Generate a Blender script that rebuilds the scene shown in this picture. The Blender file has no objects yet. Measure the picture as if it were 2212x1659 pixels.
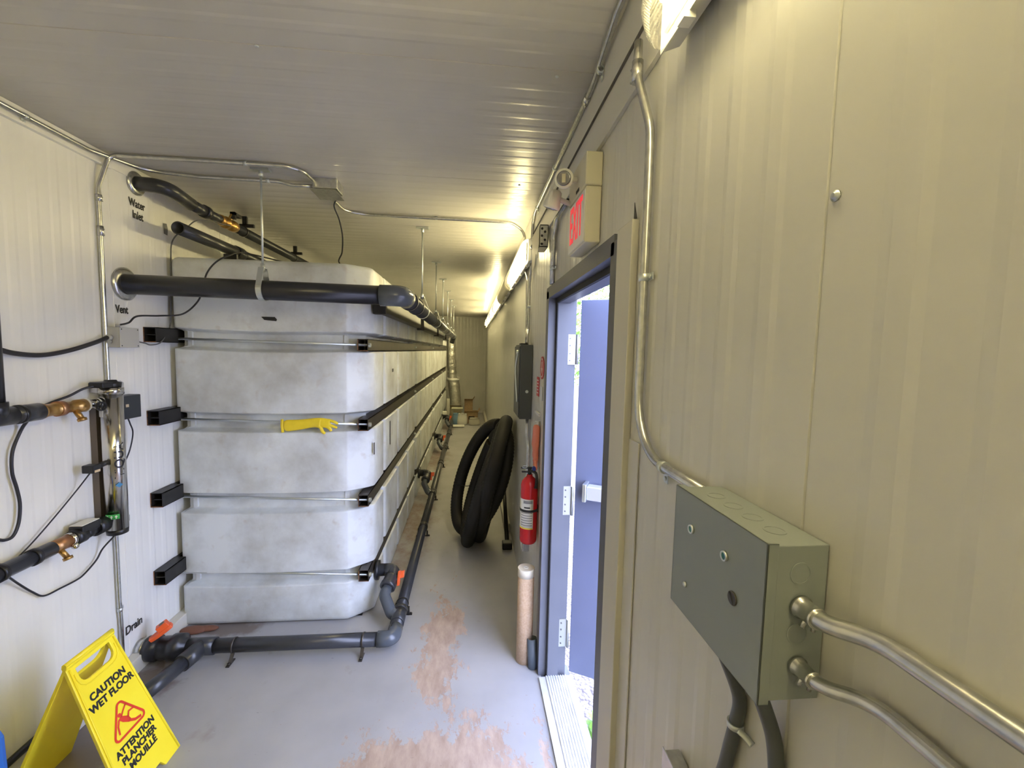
import bpy, bmesh, math, random
from mathutils import Vector, Matrix, noise
random.seed(7)
R = math.radians
sc = bpy.context.scene
COL = sc.collection

# ------------------------------------------------------------------ camera
CAM_H = 1.706
FPX = 930.0
yaw, pitch, roll = R(5.45), R(4.37), R(1.30)
fwd = Vector((math.sin(yaw)*math.cos(pitch), math.cos(yaw)*math.cos(pitch), -math.sin(pitch)))
rt = Vector((math.cos(yaw), -math.sin(yaw), 0))
up = rt.cross(fwd)
rt2 = rt*math.cos(roll) + up*math.sin(roll)
up2 = -rt*math.sin(roll) + up*math.cos(roll)
cam = bpy.data.cameras.new('camera')
camo = bpy.data.objects.new('camera', cam)
COL.objects.link(camo)
camo.matrix_world = Matrix(((rt2.x, up2.x, -fwd.x, 0), (rt2.y, up2.y, -fwd.y, 0), (rt2.z, up2.z, -fwd.z, CAM_H), (0, 0, 0, 1)))
cam.sensor_width = 36.0
cam.lens = 36.0*FPX/2212.0
cam.clip_start = 0.02
sc.camera = camo

# ------------------------------------------------------------------ sky and exposure
world = bpy.data.worlds.new('sky')
sc.world = world
world.use_nodes = True
wn = world.node_tree
wn.nodes.clear()
wo = wn.nodes.new('ShaderNodeOutputWorld')
bg = wn.nodes.new('ShaderNodeBackground')
bg.inputs['Color'].default_value = (0.60, 0.68, 1.0, 1)
bg.inputs['Strength'].default_value = 12.5
wn.links.new(bg.outputs[0], wo.inputs[0])
sc.view_settings.view_transform = 'Standard'
sc.view_settings.look = 'None'
sc.view_settings.exposure = 0.12
sc.view_settings.gamma = 1.0
sc.view_settings.use_curve_mapping = False
sc.cycles.max_bounces = 10
sc.cycles.diffuse_bounces = 7
sc.cycles.sample_clamp_indirect = 20.0
sc.cycles.transparent_max_bounces = 12

LAMP = 46.0
LAMP_COL = (1.0, 0.85, 0.46)

# room planes
XL, XR, YN, YF, H = -1.744, 0.39, -2.6, 11.75, 2.6

# ------------------------------------------------------------------ materials
MATS = {}
def mat(name, col, rough=0.5, metal=0.0, **k):
    if name in MATS: return MATS[name]
    m = bpy.data.materials.new(name); m.use_nodes = True
    b = m.node_tree.nodes['Principled BSDF']
    b.inputs['Base Color'].default_value = (*col, 1)
    b.inputs['Roughness'].default_value = rough
    b.inputs['Metallic'].default_value = metal
    for kk, v in k.items():
        b.inputs[kk.replace('_', ' ')].default_value = v
    MATS[name] = m
    return m

def noisy(name, c1, c2, scale=8, rough=0.5, metal=0.0, detail=5, bump=0.0, lo=0.35, hi=0.65, stretch=None, bscale=None, **k):
    m = mat(name, c1, rough, metal, **k)
    nt = m.node_tree; N = nt.nodes; L = nt.links
    b = N['Principled BSDF']
    tc = N.new('ShaderNodeTexCoord'); mp = N.new('ShaderNodeMapping')
    if stretch: mp.inputs['Scale'].default_value = stretch
    L.new(tc.outputs['Object'], mp.inputs[0])
    nz = N.new('ShaderNodeTexNoise'); nz.inputs['Scale'].default_value = scale; nz.inputs['Detail'].default_value = detail
    L.new(mp.outputs[0], nz.inputs['Vector'])
    rp = N.new('ShaderNodeValToRGB')
    rp.color_ramp.elements[0].position = lo; rp.color_ramp.elements[0].color = (*c1, 1)
    rp.color_ramp.elements[1].position = hi; rp.color_ramp.elements[1].color = (*c2, 1)
    L.new(nz.outputs['Fac'], rp.inputs[0]); L.new(rp.outputs[0], b.inputs['Base Color'])
    if bump:
        bp = N.new('ShaderNodeBump'); bp.inputs['Strength'].default_value = bump; bp.inputs['Distance'].default_value = 0.01
        n2 = N.new('ShaderNodeTexNoise'); n2.inputs['Scale'].default_value = bscale or scale*3
        L.new(mp.outputs[0], n2.inputs['Vector'])
        L.new(n2.outputs['Fac'], bp.inputs['Height']); L.new(bp.outputs[0], b.inputs['Normal'])
    return m

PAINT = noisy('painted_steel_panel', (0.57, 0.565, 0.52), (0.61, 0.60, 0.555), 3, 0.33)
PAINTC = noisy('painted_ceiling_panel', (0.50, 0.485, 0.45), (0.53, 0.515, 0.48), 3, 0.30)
PAINTL = noisy('lit_left_panel', (0.78, 0.775, 0.73), (0.82, 0.815, 0.77), 3, 0.38)  # same paint as the right wall, lightened to imitate the stronger light here
SEAM = mat('seam_gap', (0.10, 0.09, 0.08), 0.7)
CASING = mat('beige_casing_paint', (0.56, 0.54, 0.47), 0.42)
FRAME = noisy('door_frame_paint', (0.105, 0.112, 0.135), (0.115, 0.122, 0.145), 6, 0.42)
LEAF = noisy('door_leaf_paint', (0.125, 0.142, 0.22), (0.135, 0.152, 0.235), 4, 0.40)
GASKET = mat('black_gasket', (0.012, 0.012, 0.012), 0.6)
ALU = noisy('threshold_aluminium', (0.66, 0.66, 0.66), (0.76, 0.76, 0.76), 20, 0.4, 0.25)
GALV = noisy('galvanised_steel', (0.52, 0.53, 0.52), (0.66, 0.66, 0.64), 60, 0.27, 0.95)
ZINC = mat('zinc_plated', (0.62, 0.66, 0.66), 0.35, 0.85)
CHROME = noisy('stainless_steel', (0.58, 0.56, 0.52), (0.66, 0.64, 0.60), 12, 0.16, 1.0, stretch=(1, 1, 0.1))
PVC = noisy('grey_pvc', (0.034, 0.036, 0.040), (0.044, 0.046, 0.052), 10, 0.28)
PVCD = noisy('charcoal_pvc', (0.018, 0.019, 0.022), (0.024, 0.025, 0.029), 10, 0.30, stretch=(1, 1, 1))
PVCL = mat('light_grey_pvc', (0.085, 0.098, 0.118), 0.22)
BLACK = mat('black_plastic', (0.012, 0.012, 0.013), 0.35)
BLACKM = mat('black_steel', (0.018, 0.017, 0.016), 0.45, 0.2)
RUBBER = noisy('corrugated_black_pipe', (0.005, 0.005, 0.0045), (0.016, 0.014, 0.010), 5, 0.62)
CORD = mat('black_cable', (0.02, 0.02, 0.024), 0.45)
CORDG = mat('grey_cable', (0.12, 0.12, 0.12), 0.5)
RAIL = noisy('brown_black_rail_steel', (0.040, 0.034, 0.028), (0.060, 0.050, 0.040), 9, 0.38, 0.25)
RAILL = noisy('black_rail_steel', (0.014, 0.013, 0.012), (0.022, 0.020, 0.018), 9, 0.42, 0.1)
RUST = noisy('rusty_edge', (0.28, 0.11, 0.03), (0.06, 0.04, 0.03), 60, 0.7)
BRASS = noisy('brass', (0.45, 0.26, 0.08), (0.55, 0.34, 0.12), 30, 0.33, 0.85)
COPPER = noisy('copper_red', (0.50, 0.20, 0.12), (0.42, 0.24, 0.10), 18, 0.35, 0.75)
ORANGE = mat('orange_plastic', (0.86, 0.13, 0.03), 0.35)
YELLOW = noisy('yellow_sign_plastic', (0.93, 0.76, 0.025), (0.96, 0.81, 0.035), 9, 0.42)
GLOVEY = noisy('yellow_rubber', (0.86, 0.66, 0.03), (0.78, 0.58, 0.02), 12, 0.42)
SIGNRED = mat('sign_red', (0.72, 0.05, 0.02), 0.5)
INK = mat('black_ink', (0.015, 0.015, 0.015), 0.6)
WHITEP = mat('white_plastic', (0.74, 0.74, 0.70), 0.4)
CREAM = mat('cream_enclosure', (0.62, 0.59, 0.46), 0.5)
BOXG = noisy('grey_enclosure_paint', (0.24, 0.27, 0.265), (0.255, 0.285, 0.28), 5, 0.42)
BOXL = mat('light_grey_box', (0.42, 0.42, 0.40), 0.5)
PANELG = mat('panel_grey', (0.075, 0.085, 0.085), 0.42)
GREENB = mat('green_button', (0.01, 0.16, 0.13), 0.3)
EXTRED = mat('extinguisher_red', (0.52, 0.01, 0.015), 0.25)
BLUE = mat('blue_plastic', (0.03, 0.16, 0.62), 0.35)
KRAFT = noisy('kraft_paper', (0.50, 0.34, 0.21), (0.58, 0.42, 0.28), 90, 0.85)
CARD = noisy('cardboard', (0.36, 0.25, 0.14), (0.44, 0.31, 0.18), 20, 0.85)
WOODW = mat('white_painted_wood', (0.66, 0.64, 0.56), 0.6)
FOIL = noisy('crinkled_foil', (0.72, 0.70, 0.64), (0.85, 0.83, 0.78), 25, 0.28, 0.9, bump=0.9, bscale=30)
PINK = mat('orange_pink_glove', (0.72, 0.23, 0.15), 0.55)
PAPER = mat('paper_white', (0.75, 0.74, 0.68), 0.8)
TAG = mat('beige_tag', (0.58, 0.46, 0.30), 0.8)
GREENS = mat('green_sticker', (0.05, 0.42, 0.08), 0.5)
GLASSR = mat('lamp_reflector', (0.30, 0.30, 0.34), 0.10, 1.0)
SOIL = mat('brown_clay', (0.20, 0.085, 0.05), 0.8)

def emis(name, col, s):
    m = bpy.data.materials.new(name); m.use_nodes = True
    b = m.node_tree.nodes['Principled BSDF']
    b.inputs['Base Color'].default_value = (0.8, 0.8, 0.75, 1)
    b.inputs['Emission Color'].default_value = (*col, 1); b.inputs['Emission Strength'].default_value = s
    return m
LED = emis('led_strip', LAMP_COL, LAMP)
LEDOFF = mat('unlit_diffuser', (0.72, 0.68, 0.52), 0.25)
EXITRED = emis('exit_red_letters', (1.0, 0.04, 0.07), 0.55)
EXITRED.node_tree.nodes['Principled BSDF'].inputs['Base Color'].default_value = (0.7, 0.03, 0.04, 1)

def lens_mat():
    m = bpy.data.materials.new('ribbed_clear_lens'); m.use_nodes = True
    N = m.node_tree.nodes; L = m.node_tree.links; N.clear()
    out = N.new('ShaderNodeOutputMaterial')
    tr = N.new('ShaderNodeBsdfTransparent'); tr.inputs[0].default_value = (0.97, 0.96, 0.92, 1)
    gl = N.new('ShaderNodeBsdfGlossy'); gl.inputs['Roughness'].default_value = 0.12
    tl = N.new('ShaderNodeBsdfTranslucent'); tl.inputs[0].default_value = (0.95, 0.93, 0.86, 1)
    df = N.new('ShaderNodeBsdfDiffuse'); df.inputs[0].default_value = (0.85, 0.84, 0.78, 1)
    tc = N.new('ShaderNodeTexCoord'); wv = N.new('ShaderNodeTexWave'); wv.bands_direction = 'Z'; wv.inputs['Scale'].default_value = 60
    bp = N.new('ShaderNodeBump'); bp.inputs['Strength'].default_value = 0.6; bp.inputs['Distance'].default_value = 0.003
    L.new(tc.outputs['Object'], wv.inputs[0]); L.new(wv.outputs['Fac'], bp.inputs['Height'])
    for n in (gl, tl, df): L.new(bp.outputs[0], n.inputs['Normal'])
    m0 = N.new('ShaderNodeMixShader'); m0.inputs[0].default_value = 0.4; L.new(tl.outputs[0], m0.inputs[1]); L.new(df.outputs[0], m0.inputs[2])
    rp = N.new('ShaderNodeMapRange'); rp.inputs['To Min'].default_value = 0.02; rp.inputs['To Max'].default_value = 0.09
    L.new(wv.outputs['Fac'], rp.inputs[0])
    m1 = N.new('ShaderNodeMixShader'); L.new(rp.outputs[0], m1.inputs[0]); L.new(tr.outputs[0], m1.inputs[1]); L.new(m0.outputs[0], m1.inputs[2])
    fr_ = N.new('ShaderNodeFresnel'); fr_.inputs[0].default_value = 1.45
    m2 = N.new('ShaderNodeMixShader'); L.new(fr_.outputs[0], m2.inputs[0]); L.new(m1.outputs[0], m2.inputs[1]); L.new(gl.outputs[0], m2.inputs[2])
    L.new(m2.outputs[0], out.inputs[0]); return m
LENS = lens_mat()

def tank_mat():
    m = mat('translucent_white_polyethylene', (0.72, 0.75, 0.78), 0.42)
    N = m.node_tree.nodes; L = m.node_tree.links; b = N['Principled BSDF']
    b.inputs['Subsurface Weight'].default_value = 0.12
    b.inputs['Subsurface Radius'].default_value = (0.03, 0.03, 0.03)
    tc = N.new('ShaderNodeTexCoord')
    n1 = N.new('ShaderNodeTexNoise'); n1.inputs['Scale'].default_value = 3.2; n1.inputs['Detail'].default_value = 6; n1.inputs['Roughness'].default_value = 0.6
    n2 = N.new('ShaderNodeTexNoise'); n2.inputs['Scale'].default_value = 14; n2.inputs['Detail'].default_value = 5
    L.new(tc.outputs['Object'], n1.inputs['Vector']); L.new(tc.outputs['Object'], n2.inputs['Vector'])
    r1 = N.new('ShaderNodeValToRGB')
    r1.color_ramp.elements[0].position = 0.40; r1.color_ramp.elements[0].color = (0.72, 0.755, 0.77, 1)
    r1.color_ramp.elements[1].position = 0.70; r1.color_ramp.elements[1].color = (0.46, 0.465, 0.445, 1)
    L.new(n1.outputs['Fac'], r1.inputs[0])
    r2 = N.new('ShaderNodeValToRGB')
    r2.color_ramp.elements[0].position = 0.62; r2.color_ramp.elements[0].color = (0, 0, 0, 1)
    r2.color_ramp.elements[1].position = 0.80; r2.color_ramp.elements[1].color = (0.5, 0.5, 0.5, 1)
    L.new(n2.outputs['Fac'], r2.inputs[0])
    mx = N.new('ShaderNodeMixRGB'); mx.inputs[2].default_value = (0.44, 0.36, 0.29, 1)
    L.new(r2.outputs[0], mx.inputs[0]); L.new(r1.outputs[0], mx.inputs[1])
    # worn, whiter arrises
    L.new(mx.outputs[0], b.inputs['Base Color'])
    return m
TANK = tank_mat()

def floor_mat():
    m = mat('peeling_grey_floor_paint', (0.4, 0.4, 0.42), 0.45)
    N = m.node_tree.nodes; L = m.node_tree.links; b = N['Principled BSDF']
    tc = N.new('ShaderNodeTexCoord')
    def nz(scale, det, stretch=None, rough=0.55):
        n = N.new('ShaderNodeTexNoise'); n.inputs['Scale'].default_value = scale; n.inputs['Detail'].default_value = det; n.inputs['Roughness'].default_value = rough
        if stretch:
            mp = N.new('ShaderNodeMapping'); mp.inputs['Scale'].default_value = stretch; mp.inputs['Rotation'].default_value = (0, 0, R(25))
            L.new(tc.outputs['Object'], mp.inputs[0]); L.new(mp.outputs[0], n.inputs['Vector'])
        else: L.new(tc.outputs['Object'], n.inputs['Vector'])
        return n.outputs['Fac']
    def ramp(src, p0, p1, c0=(0, 0, 0), c1=(1, 1, 1)):
        r = N.new('ShaderNodeValToRGB'); r.color_ramp.elements[0].position = p0; r.color_ramp.elements[1].position = p1
        r.color_ramp.elements[0].color = (*c0, 1); r.color_ramp.elements[1].color = (*c1, 1)
        L.new(src, r.inputs[0]); return r.outputs[0]
    def math_(op, a, bb):
        n = N.new('ShaderNodeMath'); n.operation = op
        for i, v in enumerate((a, bb)):
            if isinstance(v, (int, float)): n.inputs[i].default_value = v
            else: L.new(v, n.inputs[i])
        return n.outputs[0]
    def mix(f, a, bb):
        n = N.new('ShaderNodeMixRGB')
        if isinstance(f, (int, float)): n.inputs[0].default_value = f
        else: L.new(f, n.inputs[0])
        for i, v in ((1, a), (2, bb)):
            if isinstance(v, tuple): n.inputs[i].default_value = (*v, 1)
            else: L.new(v, n.inputs[i])
        return n.outputs[0]
    def blob(cx, cy, rx, ry):
        mp = N.new('ShaderNodeMapping'); mp.vector_type = 'POINT'
        mp.inputs['Location'].default_value = (-cx/rx, -cy/ry, 0); mp.inputs['Scale'].default_value = (1/rx, 1/ry, 0.0)
        L.new(tc.outputs['Object'], mp.inputs[0])
        g = N.new('ShaderNodeTexGradient'); g.gradient_type = 'SPHERICAL'
        L.new(mp.outputs[0], g.inputs[0]); return g.outputs['Fac']
    paint = ramp(nz(2.2, 4), 0.3, 0.7, (0.335, 0.335, 0.345), (0.42, 0.42, 0.435))
    # worn plywood where the feet pass
    wear = math_('MAXIMUM', blob(-0.14, 1.22, 0.78, 1.02), math_('MULTIPLY', blob(-0.16, 2.4, 0.32, 1.2), 0.56))
    wear = math_('MAXIMUM', wear, math_('MULTIPLY', blob(0.34, 1.75, 0.10, 0.7), 0.45))
    w = math_('ADD', math_('MULTIPLY', nz(4.5, 10, (1, 0.8, 1), 0.72), 0.62), math_('MULTIPLY', wear, 0.62))
    w = math_('ADD', w, math_('MULTIPLY', nz(26, 8, (1.2, 0.5, 1), 0.7), 0.36))
    peel = ramp(w, 0.70, 0.73)
    wood = ramp(nz(9, 9, (2.2, 0.8, 1), 0.65), 0.3, 0.72, (0.34, 0.245, 0.19), (0.53, 0.42, 0.345))
    c = mix(peel, paint, wood)
    # scattered small chips and dark scuffs
    chips = ramp(nz(17, 6, (1, 3.2, 1), 0.6), 0.70, 0.715)
    c = mix(math_('MULTIPLY', chips, 0.8), c, (0.30, 0.21, 0.16))
    scf = ramp(nz(23, 3, (1, 3.5, 1)), 0.72, 0.76)
    c = mix(math_('MULTIPLY', scf, 0.8), c, (0.07, 0.065, 0.065))
    # rust water stains beside the tanks
    st = math_('MULTIPLY', ramp(math_('ADD', nz(5, 7, (1, 0.8, 1)), math_('MULTIPLY', math_('MAXIMUM', blob(-0.55, 4.2, 0.35, 2.0), math_('MAXIMUM', blob(-0.52, 6.8, 0.3, 1.5), blob(-0.5, 9.6, 0.35, 1.3))), 0.52)), 0.66, 0.90), math_('ADD', math_('MULTIPLY', nz(19, 7, (1, 0.6, 1), 0.7), 1.5), -0.15))
    c = mix(math_('MULTIPLY', st, 0.95), c, (0.17, 0.085, 0.038))
    edge = math_('MULTIPLY', ramp(math_('ADD', nz(6, 7), math_('MULTIPLY', math_('MAXIMUM', blob(-1.62, 1.9, 0.3, 0.8), blob(-1.45, 2.62, 0.4, 0.12)), 0.6)), 0.68, 0.85), 1.0)
    c = mix(math_('MULTIPLY', edge, 0.7), c, (0.13, 0.085, 0.055))
    L.new(c, b.inputs['Base Color'])
    bp = N.new('ShaderNodeBump'); bp.inputs['Strength'].default_value = 0.35; bp.inputs['Distance'].default_value = 0.002; bp.invert = True
    L.new(peel, bp.inputs['Height']); L.new(bp.outputs[0], b.inputs['Normal'])
    rr = mix(peel, (0.42, 0.42, 0.42), (0.7, 0.7, 0.7)); L.new(rr, b.inputs['Roughness'])
    return m
FLOOR = floor_mat()

def gravel_mat():
    m = mat('pale_gravel', (0.5, 0.45, 0.42), 0.9)
    N = m.node_tree.nodes; L = m.node_tree.links; b = N['Principled BSDF']
    tc = N.new('ShaderNodeTexCoord'); v = N.new('ShaderNodeTexVoronoi'); v.inputs['Scale'].default_value = 55
    L.new(tc.outputs['Object'], v.inputs['Vector'])
    r = N.new('ShaderNodeValToRGB'); r.color_ramp.elements[0].color = (0.50, 0.45, 0.44, 1); r.color_ramp.elements[1].color = (0.22, 0.19, 0.19, 1)
    r.color_ramp.elements[0].position = 0.2; r.color_ramp.elements[1].position = 0.7
    L.new(v.outputs['Distance'], r.inputs[0]); L.new(r.outputs[0], b.inputs['Base Color'])
    bp = N.new('ShaderNodeBump'); bp.invert = True; bp.inputs['Distance'].default_value = 0.02
    L.new(v.outputs['Distance'], bp.inputs['Height']); L.new(bp.outputs[0], b.inputs['Normal'])
    return m
GRAVEL = gravel_mat()
LEAFG = noisy('bright_green_leaf', (0.14, 0.34, 0.03), (0.26, 0.46, 0.07), 6, 0.5)
BARK = noisy('bark', (0.10, 0.07, 0.05), (0.16, 0.12, 0.09), 12, 0.9)

# ------------------------------------------------------------------ mesh helpers
class MB:
    def __init__(s): s.v = []; s.f = []; s.s = []
    def add(s, vs, fs, smooth=False):
        n = len(s.v); s.v += [tuple(p) for p in vs]
        for f in fs: s.f.append([i+n for i in f]); s.s.append(smooth)
        return s
    def box(s, x0, x1, y0, y1, z0, z1, M=None, bev=0.0):
        if bev > 0:
            bm = bmesh.new(); bmesh.ops.create_cube(bm, size=1.0)
            for v in bm.verts: v.co = Vector(((x0+x1)/2+v.co.x*(x1-x0), (y0+y1)/2+v.co.y*(y1-y0), (z0+z1)/2+v.co.z*(z1-z0)))
            bmesh.ops.bevel(bm, geom=bm.edges[:], offset=bev, segments=2, affect='EDGES', profile=0.5)
            bm.verts.index_update()
            vs = [v.co.copy() for v in bm.verts]; fs = [[v.index for v in f.verts] for f in bm.faces]; bm.free()
        else:
            vs = [Vector(p) for p in ((x0,y0,z0),(x1,y0,z0),(x1,y1,z0),(x0,y1,z0),(x0,y0,z1),(x1,y0,z1),(x1,y1,z1),(x0,y1,z1))]
            fs = [(0,3,2,1),(4,5,6,7),(0,1,5,4),(1,2,6,5),(2,3,7,6),(3,0,4,7)]
        if M: vs = [M @ v for v in vs]
        return s.add(vs, fs)
    def tube(s, pts, r, n=16, caps=True, smooth=True, ry=None):
        pts = [Vector(p) for p in pts]
        rad = r if isinstance(r, (list, tuple)) else [r]*len(pts)
        T = []
        for i in range(len(pts)):
            a = pts[max(i-1, 0)]; b = pts[min(i+1, len(pts)-1)]
            d = (b-a); T.append(d.normalized() if d.length > 1e-9 else Vector((0, 0, 1)))
        u = T[0].orthogonal().normalized()
        vs = []; fs = []
        for i, p in enumerate(pts):
            if i: 
                q = T[i-1].rotation_difference(T[i]); u = q @ u
            u = (u - T[i]*u.dot(T[i])).normalized(); w = T[i].cross(u)
            for k in range(n):
                a = 2*math.pi*k/n
                vs.append(p + u*math.cos(a)*rad[i] + w*math.sin(a)*(ry[i] if ry else rad[i]))
        for i in range(len(pts)-1):
            for k in range(n):
                k2 = (k+1) % n
                fs.append((i*n+k, i*n+k2, (i+1)*n+k2, (i+1)*n+k))
        s.add(vs, fs, smooth)
        if caps:
            c0 = len(s.v)
            s.f.append([c0-len(vs)+k for k in range(n)][::-1]); s.s.append(False)
            s.f.append([c0-n+k for k in range(n)]); s.s.append(False)
        return s
    def cyl(s, p0, p1, r, n=16, r2=None, smooth=True):
        return s.tube([p0, p1], [r, r if r2 is None else r2], n, True, smooth)
    def ring(s, p0, p1, ro, ri, n=28):
        # open sleeve with wall thickness
        p0 = Vector(p0); p1 = Vector(p1); d = (p1-p0).normalized(); u = d.orthogonal().normalized(); w = d.cross(u)
        vs = []
        for p, r in ((p0, ro), (p1, ro), (p1, ri), (p0, ri)):
            for k in range(n):
                a = 2*math.pi*k/n; vs.append(p+u*math.cos(a)*r+w*math.sin(a)*r)
        for j in range(4):
            j2 = (j+1) % 4
            s_f = [(j*n+k, j*n+(k+1) % n, j2*n+(k+1) % n, j2*n+k) for k in range(n)]
            s.add([], []) if False else None
            if j == 0: base = len(s.v); s.v += [tuple(p) for p in vs]
            for f in s_f: s.f.append([base+i for i in f]); s.s.append(j in (0, 2))
        return s
    def prism(s, poly, O, ex, ey, ez, t, smooth=False):
        O = Vector(O); ex = Vector(ex); ey = Vector(ey); ez = Vector(ez); n = len(poly)
        vs = [O+ex*a+ey*b for a, b in poly] + [O+ex*a+ey*b+ez*t for a, b in poly]
        fs = [list(range(n))[::-1], [n+i for i in range(n)]] + [(i, (i+1) % n, n+(i+1) % n, n+i) for i in range(n)]
        return s.add(vs, fs, smooth)
    def lathe(s, O, d, prof, n=24):
        O = Vector(O); d = Vector(d).normalized()
        u = d.orthogonal().normalized(); w = d.cross(u); vs = []; fs = []
        for h_, r in prof:
            for k in range(n):
                a = 2*math.pi*k/n; vs.append(O+d*h_+u*math.cos(a)*r+w*math.sin(a)*r)
        for i in range(len(prof)-1):
            for k in range(n): fs.append((i*n+k, i*n+(k+1) % n, (i+1)*n+(k+1) % n, (i+1)*n+k))
        s.add(vs, fs, True)
        b = len(s.v)-len(vs)
        s.f.append([b+k for k in range(n)][::-1]); s.s.append(False)
        s.f.append([b+len(vs)-n+k for k in range(n)]); s.s.append(False)
        return s
    def sphere(s, c, r, n=16, sc_=(1, 1, 1)):
        c = Vector(c); vs = []; fs = []; m = n//2
        for i in range(m+1):
            th = math.pi*i/m
            for k in range(n):
                a = 2*math.pi*k/n
                vs.append(c+Vector((math.sin(th)*math.cos(a)*r*sc_[0], math.sin(th)*math.sin(a)*r*sc_[1], math.cos(th)*r*sc_[2])))
        for i in range(m):
            for k in range(n): fs.append((i*n+k, (i+1)*n+k, (i+1)*n+(k+1) % n, i*n+(k+1) % n))
        return s.add(vs, fs, True)
    def build(s, name, m, parent=None, bevel=0):
        me = bpy.data.meshes.new(name); me.from_pydata(s.v, [], s.f)
        me.polygons.foreach_set('use_smooth', s.s)
        me.materials.append(m)
        bm = bmesh.new(); bm.from_mesh(me); bmesh.ops.recalc_face_normals(bm, faces=bm.faces); bm.to_mesh(me); bm.free()
        o = bpy.data.objects.new(name, me); COL.objects.link(o)
        if parent:
            o.parent = parent; o.matrix_parent_inverse = parent.matrix_world.inverted()
        if bevel:
            md = o.modifiers.new('bevel', 'BEVEL'); md.width = bevel; md.segments = 2; md.limit_method = 'ANGLE'
        return o

def empty(name, loc=(0, 0, 0)):
    o = bpy.data.objects.new(name, None); COL.objects.link(o); o.empty_display_size = 0.05
    o.location = loc; o.matrix_world = Matrix.Translation(loc)
    return o
def tag(o, label=None, cat=None, group=None, kind=None):
    if label: o['label'] = label
    if cat: o['category'] = cat
    if group: o['group'] = group
    if kind: o['kind'] = kind
    return o
def thing(name, label, cat, loc=(0, 0, 0), group=None):
    return tag(empty(name, loc), label, cat, group)
def struct(o): o['kind'] = 'structure'; return o

def fillet(pts, r, seg=8):
    pts = [Vector(p) for p in pts]; out = [pts[0]]
    for i in range(1, len(pts)-1):
        a, b, c = pts[i-1], pts[i], pts[i+1]
        d1 = (a-b); d2 = (c-b); l1, l2 = d1.length, d2.length
        d1.normalize(); d2.normalize()
        ang = d1.angle(d2)
        if ang > math.pi-0.02: out.append(b); continue
        t = min(r/math.tan(ang/2), l1*0.49, l2*0.49); rr = t*math.tan(ang/2)
        p1 = b+d1*t; p2 = b+d2*t; bis = (d1+d2).normalized(); cen = b+bis*(rr/math.sin(ang/2))
        v1 = p1-cen; v2 = p2-cen
        q = v1.rotation_difference(v2)
        for k in range(seg+1):
            from mathutils import Quaternion
            out.append(cen + Quaternion().slerp(q, k/seg) @ v1)
    out.append(pts[-1]); return out
def smoothpath(pts, n=8):
    P = [Vector(p) for p in pts]; P = [P[0]*2-P[1]]+P+[P[-1]*2-P[-2]]; out = []
    for i in range(1, len(P)-2):
        for k in range(n):
            t = k/n; a, b, c, d = P[i-1], P[i], P[i+1], P[i+2]
            out.append(0.5*((2*b)+(c-a)*t+(2*a-5*b+4*c-d)*t*t+(3*b-a-3*c+d)*t**3))
    out.append(P[-2]); return out

def cam_dir(u, v):
    return rt2*(u-1106.0) + up2*(-(v-829.5)) + fwd*FPX
def at(u, v, x=None, y=None, z=None):
    d = cam_dir(u, v)
    if x is not None: t = x/d.x
    elif y is not None: t = y/d.y
    else: t = (z-CAM_H)/d.z
    return Vector((0, 0, CAM_H)) + d*t

FONT = None
def text(body, size, m, O, ex, ey, name='lettering', parent=None, sx=1.0, thick=0.0, ext=0.0006, mapf=None, align='CENTER', space=1.0, line=1.0):
    cu = bpy.data.curves.new(name, 'FONT'); cu.body = body; cu.size = size; cu.offset = thick; cu.extrude = ext
    cu.align_x = align; cu.align_y = 'CENTER'; cu.space_character = space; cu.space_line = line
    if FONT: cu.font = FONT
    t = bpy.data.objects.new(name, cu); COL.objects.link(t)
    dg = bpy.context.evaluated_depsgraph_get(); dg.update()
    me = bpy.data.meshes.new_from_object(t.evaluated_get(dg))
    bpy.data.objects.remove(t)
    O = Vector(O); ex = Vector(ex).normalized(); ey = Vector(ey).normalized(); ez = ex.cross(ey)
    for v in me.vertices:
        a, b, c = v.co.x*sx, v.co.y, v.co.z
        v.co = mapf(a, b, c) if mapf else O+ex*a+ey*b+ez*c
    me.materials.clear(); me.materials.append(m); me.name = name
    o = bpy.data.objects.new(name, me); COL.objects.link(o)
    if parent: o.parent = parent; o.matrix_parent_inverse = parent.matrix_world.inverted()
    return o

def decal(name, m, O, ex, ey, w, h_, parent=None, t=0.0012):
    ex = Vector(ex).normalized(); ey = Vector(ey).normalized()
    b = MB(); b.prism([(-w/2, -h_/2), (w/2, -h_/2), (w/2, h_/2), (-w/2, h_/2)], O, ex, ey, ex.cross(ey), t)
    return b.build(name, m, parent)

# ------------------------------------------------------------------ ribbed panels
PITCH = 0.091
def rib_profile(a0, a1, seam0, seam_p=0.92, amp=0.0013):
    """(s, depth) samples: shallow raised ribs and thin joints between panels"""
    pts = [(a0, 0.0)]
    k = math.floor((a0-seam0)/seam_p)
    while seam0+k*seam_p < a1+seam_p:
        s0 = seam0+k*seam_p
        ev = [(s0-0.0025, 0), (s0-0.001, -0.0022), (s0+0.001, -0.0022), (s0+0.0025, 0)]
        n = 9
        for j in range(1, n+1):
            c = s0 + seam_p*j/(n+1)
            ev += [(c-0.024, 0), (c-0.012, amp), (c+0.012, amp), (c+0.024, 0)]
        for s_, d in ev:
            if a0+0.002 < s_ < a1-0.002: pts.append((s_, d))
        k += 1
    pts.append((a1, 0.0)); return pts

def ribbed(mb, a0, a1, b0, b1, place, seam0):
    pr = rib_profile(a0, a1, seam0)
    vs = [place(s, d, b0) for s, d in pr] + [place(s, d, b1) for s, d in pr]; n = len(pr)
    mb.add(vs, [(i, i+1, n+i+1, n+i) for i in range(n-1)])

DY0, DY1, DZ = 1.20, 2.10, 1.945    # clear door opening
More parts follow.
